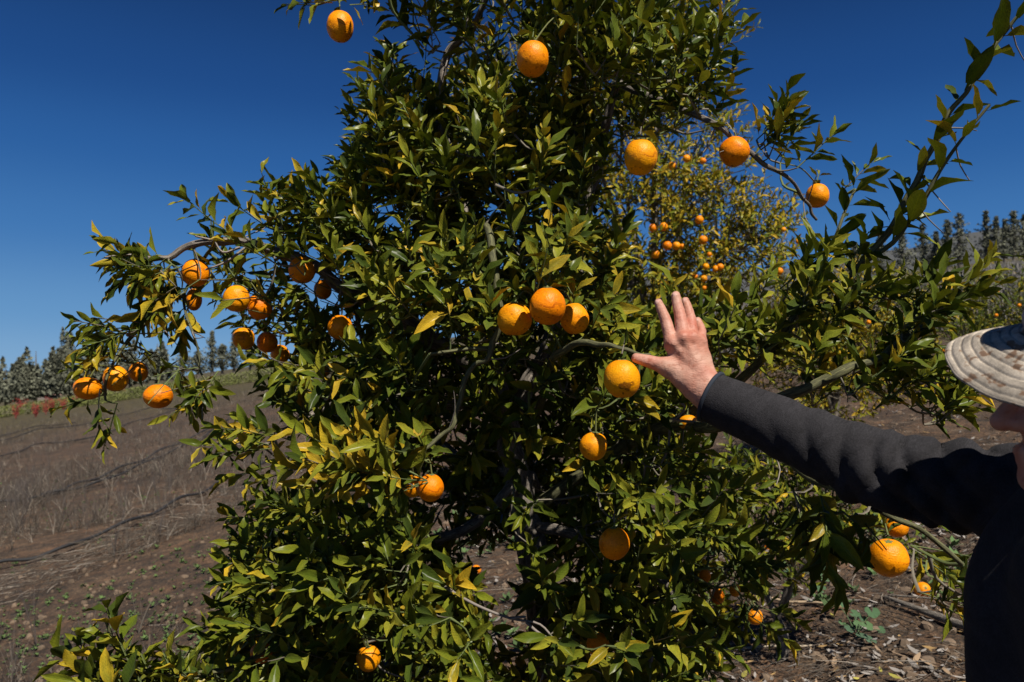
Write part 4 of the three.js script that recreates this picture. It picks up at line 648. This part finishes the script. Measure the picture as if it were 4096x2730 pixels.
{ // red leaved bushes along the field's edge
  const red = [[62, 1678, 90, 62, 'leftmost and widest red bush at the field edge'], [92, 1655, 60, 44, 'red bush just behind the leftmost one'], [142, 1672, 70, 36, 'narrow upright red bush, third from the left'], [182, 1660, 80, 44, 'red bush in the middle of the row, fourth from the left'], [208, 1652, 60, 36, 'dense red bush, fifth from the left'], [252, 1640, 48, 40, 'pale red bush, sixth from the left'], [300, 1628, 46, 34, 'thin red bush left of the leftmost orange'], [345, 1618, 44, 40, 'red bush just under the leftmost orange'], [490, 1590, 40, 44, 'red bush at the right end of the row, behind the orange branch']];
  red.forEach(([x, y, h, w, label], i) => {
    const p = onGround(x, y), d = -p.z, R = rng(600 + i), hh = h / FPX * d, ww = w / FPX * d / 2, t = thing('red_bush', p, label, 'bush', 'red bushes along the field edge'), st = [], P = [];
    for (let k = 0; k < 9; k++) { const a = R() * 6.3, r = ww * (0.3 + 0.7 * R()), top = V(Math.cos(a) * r, hh * (0.55 + 0.45 * R()), Math.sin(a) * r), mid = top.clone().multiplyScalar(0.5).add(V(0, hh * 0.1, 0)); st.push(tube([V(0, -0.05, 0), mid, top], [0.02, 0.014, 0.006], 4, 2)); for (let i2 = 0; i2 < 46; i2++) { const q = 0.2 + 0.8 * R(), c = V().lerp(top, q).add(V((R() - 0.5) * 0.22, (R() - 0.5) * 0.2, (R() - 0.5) * 0.22)), u = V(R() - 0.5, R() - 0.5, R() - 0.5).normalize().multiplyScalar(0.09), v = V(R() - 0.5, R() - 0.5, R() - 0.5).normalize().multiplyScalar(0.06); P.push(...c.toArray(), ...c.clone().add(u).toArray(), ...c.clone().add(v).toArray()); } }
    part('stems', mergeGeometries(st), matte({ color: C3(0.22, 0.07, 0.06) }), t);
    const g = new THREE.BufferGeometry(); g.setAttribute('position', new THREE.Float32BufferAttribute(P, 3)); g.computeVertexNormals(); part('foliage', g, matte({ color: C3(0.30, 0.035, 0.03) }), t);
  });
}
// ---------------------------------------------------------------- black drip hoses
{
  const hoseMat = new THREE.MeshStandardMaterial({ color: C3(0.012, 0.012, 0.015), roughness: 0.75 });
  const hoses = [
    [[-250, 2360], [0, 2285], [250, 2220], [500, 2130], [720, 2030], [900, 1945], [1050, 1880], [1250, 1790]], [[-250, 2080], [0, 2032], [200, 1995], [400, 1945], [560, 1880], [720, 1800], [870, 1730], [1050, 1690]],
    [[150, 2010], [300, 1955], [480, 1895], [640, 1820], [800, 1745], [960, 1660]], [[-200, 1880], [0, 1840], [150, 1785], [350, 1768], [520, 1700], [680, 1655], [800, 1610]], [[-200, 1800], [0, 1772], [160, 1722], [330, 1706], [470, 1668], [600, 1640], [760, 1640]], [[-200, 1770], [0, 1752], [140, 1712], [300, 1700]],
  ];
  const names = ['nearest black drip hose, running across the bare soil at the left', 'second nearest black drip hose across the stubble', 'black drip hose that crosses close above the second one', 'black drip hose in the middle of the stubble field', 'far thin drip hose below the red bushes', 'farthest short drip hose at the left edge'];
  hoses.forEach((h, i) => {
    const R = rng(700 + i), pts = []; for (let k = 0; k < h.length; k++) { const p = onGround(...h[k]); p.y += 0.07 + 0.05 * R(); pts.push(p); if (k < h.length - 1) { const n = onGround(...h[k + 1]), m = p.clone().lerp(n, 0.5); m.x += (R() - 0.5) * 0.05; m.y = H(m.x, m.z) + 0.05; pts.push(m); } }
    const g = thing('drip_hose', null, names[i], 'hose', 'drip hoses on the field'); part('hose', tube(pts, pts.map(() => i ? 0.021 : 0.018), 7, 8), hoseMat, g);
  });
}
// ---------------------------------------------------------------- things on the ground at the right
{
  const stick = A2([[3540, 2425], [3640, 2455], [3760, 2490], [3880, 2535], [4010, 2590], [4100, 2630]]); function A2(l) { return l.map(([x, y]) => onGround(x, y).add(V(0, 0.03, 0))); }
  const g = thing('fallen_branch', null, 'long bare grey branch lying on the straw at the lower right', 'branch'); part('stem', tube(stick, [0.008, 0.014, 0.019, 0.02, 0.021, 0.022], 8, 5, 0.3), barkMat, g); part('side_twig', tube(A2([[3560, 2420], [3700, 2425], [3900, 2440]]), [0.006, 0.005, 0.003], 6, 4, 0.2), barkMat, g);
  const stem2 = thing('dry_stalk', null, 'pale dry stalk lying left of the mallow plant', 'stalk'); part('stem', tube([[3070, 2410], [3160, 2425], [3250, 2432], [3320, 2445]].map(([x, y]) => onGround(x, y).add(V(0, 0.025, 0))), [0.007, 0.008, 0.008, 0.006], 6, 4, 0.2), matte({ color: C3(0.42, 0.31, 0.20) }), stem2);
  const st3 = thing('dry_stalk', null, 'long pale dry stalk lying flat near the bottom edge, right of the tree', 'stalk'); part('stem', tube([[2960, 2612], [3080, 2604], [3200, 2606], [3290, 2600]].map(([x, y]) => onGround(x, y).add(V(0, 0.02, 0))), [0.006, 0.006, 0.006, 0.004], 6, 4, 0.2), matte({ color: C3(0.40, 0.33, 0.25) }), st3);
  const mallow = (list, label) => {
    const c = onGround(...list.c), m = thing('mallow_plant', c, label, 'plant', 'mallow plants on the mulch'), R = rng(Math.round(list.c[0])), lg = [0, 1, 2].map((v) => { const P = [0, 0, 0], N = 44; const I = []; for (let i = 0; i <= N; i++) { const a = 0.35 + (Math.PI * 2 - 0.7) * i / N, lob = Math.abs(Math.sin((a - 0.35) * 2.8 * (Math.PI * 2 / (Math.PI * 2 - 0.7)) * 0.5 * 1.0)), r = 0.78 + 0.22 * lob + 0.05 * Math.sin(i * 2.6); P.push(Math.sin(a) * r, 0.16 * r * (0.5 + 0.7 * Math.cos(a * 7 + v)) * 0.5 + 0.12, -Math.cos(a) * r); if (i) I.push(0, i, i + 1); } const g2 = new THREE.BufferGeometry(); g2.setAttribute('position', new THREE.Float32BufferAttribute(P, 3)); g2.setIndex(I); g2.computeVertexNormals(); return g2; });
    const mats = [C3(0.05, 0.115, 0.045), C3(0.065, 0.135, 0.045), C3(0.04, 0.095, 0.045)].map((q) => new THREE.MeshPhysicalMaterial({ color: q, roughness: 0.95, transmission: 0.25, thickness: 0, side: THREE.DoubleSide }));
    list.l.forEach(([x, y, w, up], i) => { const p = onGround(x, y + 18).add(V(0, up, 0)).sub(c), lf = part('leaf', lg[i % 3], mats[i % 3], m); lf.position.copy(p); lf.scale.setScalar(w / FPX * -c.z / 2); lf.rotation.set(0.5 + (R() - 0.5) * 0.6, R() * 6.3, (R() - 0.5) * 0.7, 'XYZ'); part('leaf_stalk', tube([V(0, 0, 0), p.clone().multiplyScalar(0.5).add(V(0, 0.015, 0)), p], [0.0022, 0.002, 0.0016], 4, 3), mats[1], m); });
  };
  mallow({ c: [3430, 2550], l: [[3352, 2475, 56, 0.09], [3368, 2520, 34, 0.05], [3400, 2540, 46, 0.04], [3418, 2500, 44, 0.07], [3432, 2535, 40, 0.06], [3452, 2500, 34, 0.05], [3490, 2500, 62, 0.08], [3470, 2545, 50, 0.06], [3478, 2580, 56, 0.03], [3525, 2545, 34, 0.04], [3425, 2468, 36, 0.03], [3445, 2560, 40, 0.03]] }, 'green mallow plant with round scalloped leaves on the mulch, lower right');
  mallow({ c: [3290, 2330], l: [[3270, 2320, 50, 0.05], [3300, 2345, 44, 0.04], [3310, 2310, 40, 0.05], [3285, 2370, 40, 0.03], [3130, 2270, 40, 0.04], [3150, 2300, 36, 0.03]] }, 'smaller mallow plant behind the dark hanging leaves, lower right');
  const blue = thing('blue_strap', at(2030, 2040, 2.5), 'strip of blue tape in the deep shade near the trunk', 'strap'), P = []; { const pts = [V(0.02, 0.06, 0), V(-0.005, 0.03, 0.01), V(-0.02, 0, 0.01), V(-0.024, -0.04, 0)]; const g2 = tube(pts, [0.003, 0.010, 0.011, 0.006], 6, 5); g2.scale(1, 1, 0.3); part('strip', g2, new THREE.MeshStandardMaterial({ color: C3(0.03, 0.14, 0.35), roughness: 0.5 }), blue); }
}

// ---------------------------------------------------------------- the man reaching in from the right
{
  const man = thing('person', V(0.745, H(0.745, -1.005), -1.005), 'person in charcoal fleece and stained sun hat reaching one arm towards an orange', 'person');
  man.updateMatrixWorld(true); const inv = man.matrixWorld.clone().invert(), put = (g) => g.applyMatrix4(inv), gy = H(0.745, -1.005), up4 = (v, k = 1) => V(v.x * k, EYE + (v.y - EYE) * k + 0.0738 * -v.z * k, v.z * k);
  const F = V(-0.80, 0, -0.60), RT = V(0.60, 0, -0.80), UPV = V(0, 1, 0);
  const O = (c, r, u, f) => c.clone().addScaledVector(RT, r).addScaledVector(UPV, u).addScaledVector(F, f);
  const N = up4(V(0.79, 1.45, -1.07), 0.93), C = up4(V(0.785, 1.27, -1.10), 0.93), PEL = up4(V(0.80, 0.90, -1.09), 0.93);
  const SH = up4(V(0.865, 1.425, -1.225)), EL = up4(V(0.628, 1.458, -1.36)), WR = at(2842, 1588, 1.512);
  // --- skin: head and neck, hands, the rest of the body under the clothes
  const hand = [];
  const joint = (x, y, d) => at(x, y, d);
  const finger = (j, r, k) => { for (let i = 0; i < j.length - 1; i++) hand.push([cap(j[i], j[i + 1], r[i], r[i + 1]), k]); };
  const palm = [], P = (a, b, r1, r2) => palm.push(cap(a, b, r1, r2));
  P(joint(2768, 1500, 1.520), joint(2690, 1385, 1.532), 0.0155, 0.0135); P(joint(2786, 1500, 1.516), joint(2733, 1362, 1.527), 0.0165, 0.0142); P(joint(2808, 1500, 1.518), joint(2770, 1362, 1.532), 0.0165, 0.0138); P(joint(2828, 1505, 1.522), joint(2799, 1378, 1.538), 0.0160, 0.0132);
  P(joint(2738, 1520, 1.525), joint(2712, 1430, 1.532), 0.0175, 0.014); P(joint(2775, 1545, 1.518), joint(2668, 1470, 1.526), 0.0215, 0.0165);   // ball of the thumb
  P(joint(2818, 1560, 1.522), joint(2800, 1440, 1.535), 0.022, 0.017);
  P(joint(2872, 1565, 1.505), joint(2806, 1512, 1.520), 0.0225, 0.0215); P(joint(2842, 1610, 1.505), joint(2782, 1560, 1.520), 0.0255, 0.021); P(joint(2930, 1610, 1.48), joint(2835, 1565, 1.512), 0.031, 0.027);
  finger([joint(2688, 1380, 1.532), joint(2667, 1293, 1.548), joint(2646, 1240, 1.556), joint(2634, 1212, 1.559)], [0.0138, 0.0112, 0.0096, 0.0083], 0.006);
  finger([joint(2733, 1358, 1.527), joint(2721, 1265, 1.545), joint(2708, 1210, 1.556), joint(2703, 1183, 1.559)], [0.0142, 0.0117, 0.0101, 0.0088], 0.006);
  finger([joint(2771, 1358, 1.532), joint(2763, 1275, 1.556), joint(2749, 1228, 1.568), joint(2742, 1205, 1.572)], [0.0134, 0.0108, 0.0093, 0.0082], 0.006);
  finger([joint(2800, 1376, 1.538), joint(2806, 1325, 1.560), joint(2797, 1298, 1.570), joint(2791, 1284, 1.574)], [0.0125, 0.0098, 0.0085, 0.0076], 0.006);
  finger([joint(2672, 1470, 1.526), joint(2640, 1459, 1.527), joint(2585, 1444, 1.532), joint(2546, 1433, 1.536)], [0.0165, 0.0142, 0.0120, 0.0098], 0.008);
  const knuck = [[2690, 1372, 1.518, 0.0075], [2733, 1350, 1.513, 0.0085], [2770, 1350, 1.519, 0.0078], [2799, 1368, 1.526, 0.007]].map(([x, y, d, r]) => [at(x, y, d), r]);
  const tendon = [[2800, 1488], [2808, 1490], [2818, 1494], [2828, 1500]].map(([x, y], i) => cap(knuck[i][0], at(x, y, 1.506), 0.0062, 0.0045));
  const fHand = (x, y, z) => {
    let p = 1e9; for (const f of palm) p = smin(p, f(x, y, z), 0.014);
    let d = 1e9; for (const [f, k] of hand) d = Math.min(d, f(x, y, z));
    d = smin(p, d, 0.010);
    for (const f of tendon) d = smin(d, f(x, y, z), 0.009);
    for (const [c, r] of knuck) d = smin(d, Math.hypot(x - c.x, y - c.y, z - c.z) - r, 0.012);
    if (d < 0.02 && d > -0.02) d += (noise3(x * 120, y * 200, z * 120) - 0.5) * 0.0011;
    return d;
  };
  const gHand = surfaceNets(V(0.20, 1.64, -1.62), V(0.46, 1.92, -1.44), 0.0026, fHand);
  const other = []; { // the left hand, hanging at his side
    const w = O(N, -0.245, -0.60, 0.10), D = V(0, -1, 0), k = (r, u, f) => O(w, r, u, f); other.push(cap(k(0, 0.03, 0), k(0, -0.07, 0.01), 0.026, 0.03));
    [[0.03, 0.034], [0.011, 0.04], [-0.009, 0.037], [-0.028, 0.03]].forEach(([f, l]) => { other.push(cap(k(0, -0.08, f + 0.01), k(0.012, -0.08 - l, f + 0.018), 0.0115, 0.0095)); other.push(cap(k(0.012, -0.08 - l, f + 0.018), k(0.035, -0.08 - l * 1.8, f + 0.018), 0.0095, 0.008)); });
    other.push(cap(k(0, -0.02, 0.03), k(0.02, -0.06, 0.06), 0.014, 0.011)); other.push(cap(k(0.02, -0.06, 0.06), k(0.032, -0.09, 0.06), 0.011, 0.009));
  }
  const HC = up4(V(0.800, 1.612, -1.075), 0.905), HF = V(-0.93, -0.10, -0.36).normalize(), HR = HF.clone().cross(UPV).normalize(), HU = HR.clone().cross(HF);
  const hp = (r, u, f) => HC.clone().addScaledVector(HR, r).addScaledVector(HU, u).addScaledVector(HF, f);
  const ell = (c, a, b, d) => (x, y, z) => { const qx = x - c.x, qy = y - c.y, qz = z - c.z, r = (qx * HR.x + qy * HR.y + qz * HR.z) / a, u = (qx * HU.x + qy * HU.y + qz * HU.z) / b, f = (qx * HF.x + qy * HF.y + qz * HF.z) / d, k = Math.hypot(r, u, f); return (k - 1) * Math.min(a, b, d) * 0.98; };
  const head = [[ell(hp(0, 0.045, -0.018), 0.078, 0.092, 0.098), 0.02], [ell(hp(0, -0.03, 0.02), 0.066, 0.085, 0.072), 0.03], [cap(hp(0, -0.108, 0.060), hp(0, -0.100, 0.080), 0.025, 0.022), 0.03], [cap(hp(0, 0.012, 0.082), hp(0, -0.026, 0.112), 0.009, 0.0135), 0.014], [cap(hp(-0.013, -0.031, 0.096), hp(0.013, -0.031, 0.096), 0.0095, 0.0095), 0.008], [cap(hp(-0.042, 0.022, 0.074), hp(0.042, 0.022, 0.074), 0.012, 0.012), 0.015], [cap(hp(-0.018, -0.066, 0.092), hp(0.018, -0.066, 0.092), 0.0085, 0.0085), 0.008], [cap(hp(-0.016, -0.079, 0.090), hp(0.016, -0.079, 0.090), 0.0088, 0.0088), 0.006], [cap(hp(-0.05, -0.02, 0.055), hp(-0.045, -0.03, 0.06), 0.018, 0.018), 0.03], [cap(hp(0.05, -0.02, 0.055), hp(0.045, -0.03, 0.06), 0.018, 0.018), 0.03], [ell(hp(-0.08, -0.005, -0.01), 0.012, 0.034, 0.02), 0.006], [ell(hp(0.08, -0.005, -0.01), 0.012, 0.034, 0.02), 0.006]];
  const eye = [hp(-0.032, 0.004, 0.094), hp(0.032, 0.004, 0.094)], neck = [cap(hp(0, -0.07, -0.02), O(N, 0, -0.02, -0.02), 0.058, 0.066)];
  const fHead = (x, y, z) => { let d = neck[0](x, y, z); for (const [f, k] of head) d = smin(d, f(x, y, z), k); for (const e of eye) { const q = Math.hypot(x - e.x, y - e.y, z - e.z); d = Math.max(d, -(q - 0.014)); d = Math.min(d, q - 0.0125 + 0.002); } return d; };
  const gHead = surfaceNets(V(0.54, 1.44, -1.18), V(0.94, 1.86, -0.80), 0.0042, fHead);
  const bones = [cap(N, C, 0.075, 0.09), cap(C, PEL, 0.09, 0.09), cap(O(N, -0.14, -0.07, 0), O(N, 0.08, -0.07, 0.02), 0.04, 0.04), cap(SH, EL, 0.045, 0.036), cap(EL, at(2900, 1600, 1.49), 0.036, 0.029), cap(O(N, -0.19, -0.05, 0), O(N, -0.23, -0.33, -0.02), 0.05, 0.04), cap(O(N, -0.23, -0.33, -0.02), O(N, -0.245, -0.58, 0.09), 0.04, 0.028)];
  const hipL = O(PEL, -0.09, -0.05, 0), hipR = O(PEL, 0.09, -0.05, 0), ankle = (r, f) => { const a = O(PEL, r, 0, f); a.y = H(a.x, a.z) + 0.09; return a; }, aL = ankle(-0.12, 0.05), aR = ankle(0.12, -0.03), kL = hipL.clone().lerp(aL, 0.5).addScaledVector(F, 0.04), kR = hipR.clone().lerp(aR, 0.5).addScaledVector(F, 0.04);
  const legs = [cap(hipL, kL, 0.08, 0.055), cap(kL, aL, 0.055, 0.04), cap(hipR, kR, 0.08, 0.055), cap(kR, aR, 0.055, 0.04)];
  const gBody = surfaceNets(V(0.30, gy - 0.10, -1.66), V(1.20, 1.70, -0.55), 0.014, (x, y, z) => { let d = neck[0](x, y, z); for (const f of bones) d = smin(d, f(x, y, z), 0.04); for (const f of legs) d = smin(d, f(x, y, z), 0.03); return d; });
  const gOther = surfaceNets(O(N, -0.245, -0.62, 0.10).add(V(-0.12, -0.18, -0.12)), O(N, -0.245, -0.62, 0.10).add(V(0.12, 0.12, 0.12)), 0.0036, (x, y, z) => { let d = 1e9; for (const f of other) d = smin(d, f(x, y, z), 0.007); return d; });
  // skin colour: sunburnt, freckled; paler nails and creases that belong to the skin itself
  const nails = [[2628, 1206, 1.551, 7.5], [2699, 1176, 1.551, 8.5], [2738, 1198, 1.565, 7], [2787, 1279, 1.568, 6]].map(([x, y, d, r]) => [at(x, y, d), r / FPX * d]);
  const skin = (g) => { const p = g.attributes.position, c = new Float32Array(p.count * 3); for (let i = 0; i < p.count; i++) { const x = p.getX(i), y = p.getY(i), z = p.getZ(i), m = fbm(x * 45, y * 45, z * 45, 3), f = noise3(x * 260, y * 260, z * 260), rd = fbm(x * 18 + 4, y * 18, z * 18, 2); let q = [0.45 + 0.22 * (m - 0.45), 0.225 + 0.26 * (m - 0.45) - 0.16 * (rd - 0.37), 0.165 + 0.22 * (m - 0.45) - 0.12 * (rd - 0.37)]; if (f > 0.80) q = [q[0] * 0.86, q[1] * 0.72, q[2] * 0.66]; for (const [n, r] of nails) { const e = Math.hypot(x - n.x, y - n.y, (z - n.z) * 0.6); if (e < r) q = [0.60, 0.36, 0.31]; } c.set(q, i * 3); } g.setAttribute('color', new THREE.BufferAttribute(c, 3)); return g; };
  const skinBump = dataTex(512, 512, (i, j, u, v) => { const a = noise3(u * 90, v * 90, 1, 90), w = Math.abs(noise3(u * 26, v * 60, 2, 0) - 0.5) * 2, b = 0.5 * a + 0.5 * Math.pow(w, 0.6); return [b, b, b]; });
  const gSkin = planarUV(skin(mergeGeometries([gHand, gHead, gBody, gOther])), 6); put(gSkin);
  part('body', gSkin, new THREE.MeshPhysicalMaterial({ vertexColors: true, bumpMap: skinBump, bumpScale: 0.0005, roughness: 0.55, specularIntensity: 0.6, sheen: 0.2, sheenRoughness: 0.6, sheenColor: C3(0.9, 0.6, 0.5) }), man);
  // --- fleece jacket with a creased sleeve
  const AX = [WR, EL, SH], la = WR.distanceTo(EL), lb = EL.distanceTo(SH), armUp = V(0, 1, 0);
  const sl1 = cap(WR, EL, 0.0475, 0.062), sl2 = cap(EL, SH, 0.062, 0.083);
  const tors = [cap(O(C, 0, 0.05, 0.0), O(PEL, 0, 0.06, 0.0), 0.118, 0.122), cap(O(C, -0.085, 0.04, 0.015), O(PEL, -0.06, 0.02, 0.01), 0.105, 0.115), cap(O(C, 0.07, 0.03, 0.02), O(PEL, 0.06, 0.02, 0.01), 0.105, 0.115), cap(O(N, -0.15, -0.055, 0.0), O(N, 0.07, -0.055, 0.03), 0.075, 0.075), cap(O(N, 0.06, -0.06, 0.03), SH, 0.085, 0.083), cap(O(N, -0.19, -0.06, 0), O(N, -0.235, -0.33, -0.02), 0.072, 0.06), cap(O(N, -0.235, -0.33, -0.02), O(N, -0.248, -0.575, 0.085), 0.06, 0.048), cap(O(N, 0, -0.03, -0.03), O(N, 0, 0.03, -0.02), 0.085, 0.075)];
  const armAt = (x, y, z) => { const t1 = clamp(((x - WR.x) * (EL.x - WR.x) + (y - WR.y) * (EL.y - WR.y) + (z - WR.z) * (EL.z - WR.z)) / (la * la), 0, 1), t2 = clamp(((x - EL.x) * (SH.x - EL.x) + (y - EL.y) * (SH.y - EL.y) + (z - EL.z) * (SH.z - EL.z)) / (lb * lb), 0, 1.3); return t1 * la + t2 * lb; };
  const fJacket = (x, y, z) => {
    let a = smin(sl1(x, y, z), sl2(x, y, z), 0.03), d = tors[0](x, y, z); for (let i = 1; i < tors.length; i++) d = smin(d, tors[i](x, y, z), 0.045);
    if (a < 0.05) {                                                  // folds across the sleeve, deeper around the elbow and towards the shoulder
      const s = armAt(x, y, z), c = s < la ? WR.clone().lerp(EL, s / la) : EL.clone().lerp(SH, (s - la) / lb), up = y - c.y, out = (x - c.x) * 0.6 + (z - c.z) * 0.8;
      const w = noise3(x * 9, y * 9, z * 9) * 3.2 + noise3(x * 12 + 5, y * 12, z * 12) * 1.2, am = 0.4 + 1.2 * noise3(x * 8 + 3, y * 8, z * 8), A = 0.0205 * sstep(0.07, 0.24, s) * (0.55 + 0.45 * sstep(0.2, 0.45, s));
      const q1 = Math.sin(s * 46 + up * 40 + w * 1.3 + 0.6), q2 = Math.sin(s * 58 - up * 30 + out * 14 + w * 1.5 + 2.0);
      a -= A * am * (0.9 * (Math.pow(Math.abs(q1), 0.6) - 0.62) + 0.5 * (Math.pow(Math.abs(q2), 0.7) - 0.58)) + (noise3(x * 22, y * 22, z * 22) - 0.5) * 0.003;
    }
    d += (noise3(x * 10, y * 6, z * 10) - 0.5) * 0.02;
    return Math.max(smin(a, d, 0.05), -((x - WR.x) * (EL.x - WR.x) + (y - WR.y) * (EL.y - WR.y) + (z - WR.z) * (EL.z - WR.z)) / la, 0.98 - y);
  };
  const gJacket = planarUV(surfaceNets(V(0.32, 0.93, -1.62), V(1.20, 1.79, -0.56), 0.006, fJacket), 8); put(gJacket);
  const fleeceBump = dataTex(512, 512, (i, j, u, v) => { const a = noise3(u * 160, v * 160, 1, 160), b = noise3(u * 60, v * 60, 2, 60), k = 0.65 * a + 0.35 * b; return [k, k, k]; }), fleeceMap = dataTex(512, 512, (i, j, u, v) => { const a = noise3(u * 170, v * 170, 7, 170), b = noise3(u * 12, v * 12, 8, 12), k = 0.80 + 0.28 * (a - 0.5) + 0.12 * (b - 0.5); return [k, k, k]; }, true);
  part('jacket', gJacket, new THREE.MeshPhysicalMaterial({ color: C3(0.040, 0.038, 0.043), map: fleeceMap, bumpMap: fleeceBump, bumpScale: 0.0006, roughness: 1, specularIntensity: 0.3, sheen: 0.06, sheenRoughness: 0.6, sheenColor: C3(0.5, 0.5, 0.5) }), man);
  const ax = EL.clone().sub(WR).normalize(), cuffPts = []; { const e1 = V(0, 1, 0).cross(ax).normalize(), e2 = ax.clone().cross(e1); for (let i = 0; i < 24; i++) { const a = i / 24 * Math.PI * 2; cuffPts.push(WR.clone().addScaledVector(ax, 0.002).addScaledVector(e1, Math.cos(a) * 0.0465).addScaledVector(e2, Math.sin(a) * 0.0475)); } }
  const gCuff = new THREE.TubeGeometry(new THREE.CatmullRomCurve3(cuffPts, true), 60, 0.0044, 8, true); put(gCuff);
  part('cuff', gCuff, new THREE.MeshStandardMaterial({ color: C3(0.012, 0.018, 0.032), roughness: 0.85 }), man);
  // --- trousers and boots
  const tr = [cap(hipL, kL, 0.10, 0.075), cap(kL, aL, 0.075, 0.068), cap(hipR, kR, 0.10, 0.075), cap(kR, aR, 0.075, 0.068), cap(O(PEL, -0.06, 0.03, 0), O(PEL, 0.06, 0.03, 0), 0.125, 0.125)];
  const gTr = surfaceNets(V(0.40, gy - 0.05, -1.40), V(1.15, 1.14, -0.62), 0.012, (x, y, z) => { let d = 1e9; for (const f of tr) d = smin(d, f(x, y, z), 0.035); return Math.max(d + (noise3(x * 14, y * 9, z * 14) - 0.5) * 0.018, 0.04 + gy - y, y - 1.10); }); put(gTr);
  part('trousers', gTr, matte({ color: C3(0.05, 0.055, 0.07) }), man);
  for (const a of [aL, aR]) { const g = surfaceNets(a.clone().add(V(-0.32, -0.12, -0.32)), a.clone().add(V(0.32, 0.14, 0.32)), 0.009, (() => { const f1 = cap(O(a, 0, 0.08, -0.01), O(a, 0, -0.03, -0.01), 0.056, 0.052), f2 = cap(O(a, 0, -0.045, -0.03), O(a, 0, -0.05, 0.17), 0.046, 0.040), fl = a.y - 0.088; return (x, y, z) => Math.max(smin(f1(x, y, z), f2(x, y, z), 0.04), fl - y, y - a.y - 0.10); })()); put(g); part('boot', g, new THREE.MeshStandardMaterial({ color: C3(0.09, 0.06, 0.04), roughness: 0.8 }), man); }
  // --- sun hat: stitched drooping brim, soft crown
  const hat = new THREE.Group(); hat.name = 'sun_hat'; man.add(hat);
  const hc = up4(V(0.815, 1.702, -1.085), 0.895).applyMatrix4(inv); hat.position.copy(hc); hat.scale.setScalar(0.91); hat.quaternion.setFromUnitVectors(UPV, V(-0.06, 1, 0.34).normalize());
  const prof = []; for (let i = 0; i <= 90; i++) { const t = i / 90, r = lerp(0.094, 0.188, t), st = Math.abs(((t * 8) % 1) - 0.5) * 2, y = -0.012 - 0.050 * Math.pow(t, 1.25) + -0.0030 * Math.pow(1 - st, 5.0) * (t > 0.02 && t < 0.985 ? 1 : 0); prof.push(new THREE.Vector2(r, y)); }
  for (let i = 0; i <= 6; i++) { const a = i / 6 * Math.PI; prof.push(new THREE.Vector2(0.188 + 0.002 * Math.sin(a), -0.0645 + 0.0022 * Math.cos(a) - 0.0005)); }
  for (let i = 0; i <= 20; i++) { const t = 1 - i / 20; prof.push(new THREE.Vector2(lerp(0.092, 0.188, t), -0.0165 - 0.050 * Math.pow(t, 1.25))); }
  const gBrim = new THREE.LatheGeometry(prof, 120); { const p = gBrim.attributes.position; for (let i = 0; i < p.count; i++) { const x = p.getX(i), z = p.getZ(i), r = Math.hypot(x, z), a = Math.atan2(z, x), k = sstep(0.10, 0.188, r); p.setY(i, p.getY(i) + k * (0.010 * Math.sin(a * 2 + 0.4) + 0.006 * Math.sin(a * 3 + 2) + 0.0025 * Math.sin(a * 17) * noise3(a * 4, 1, 2))); } gBrim.computeVertexNormals(); }
  const hatMap = dataTex(1024, 512, (i, j, u, v) => {
    const weave = noise3(u * 500, v * 260, 1) - 0.5, cloud = fbm(u * 26, v * 7, 3, 3) - 0.44, big = fbm(u * 58 + 2, v * 9.5, 9, 4); let b = 0.78 + 0.22 * weave + 0.5 * cloud + 0.10 * (noise3(u * 160, v * 14, 4) - 0.5); let c = [b, b * 0.95, b * 0.885];
    const m = sstep(0.595, 0.68, big) * 0.8; c = [lerp(c[0], 0.50, m), lerp(c[1], 0.37, m), lerp(c[2], 0.28, m)]; return c;
  }, true);
  const hatMat = new THREE.MeshStandardMaterial({ map: hatMap, color: C3(0.52, 0.50, 0.485), roughness: 1, side: THREE.DoubleSide });
  part('brim', gBrim, hatMat, hat);
  const cp = [new THREE.Vector2(0.096, -0.016)]; for (let i = 0; i <= 30; i++) { const t = i / 30; cp.push(new THREE.Vector2(0.0945 - 0.012 * t + (t > 0.75 ? -0.10 * Math.pow((t - 0.75) / 0.25, 2) * 0.82 : 0), -0.010 + 0.115 * Math.min(1, t / 0.82) * (t > 0.82 ? 1 : 1) + (t > 0.82 ? 0.006 * (t - 0.82) / 0.18 : 0))); }
  cp.push(new THREE.Vector2(0.0001, 0.112)); const gCrown = new THREE.LatheGeometry(cp, 64); { const p = gCrown.attributes.position; for (let i = 0; i < p.count; i++) p.setX(i, p.getX(i) * 1.04); gCrown.computeVertexNormals(); }
  part('hat_crown', gCrown, hatMat, hat);
  const gb = new THREE.TorusGeometry(0.0955, 0.004, 6, 64); gb.rotateX(Math.PI / 2); gb.scale(1.03, 2.6, 1); const band = part('hat_band', gb, matte({ color: C3(0.40, 0.36, 0.33) }), hat); band.position.y = 0.006;
}
renderer.render(scene, camera);
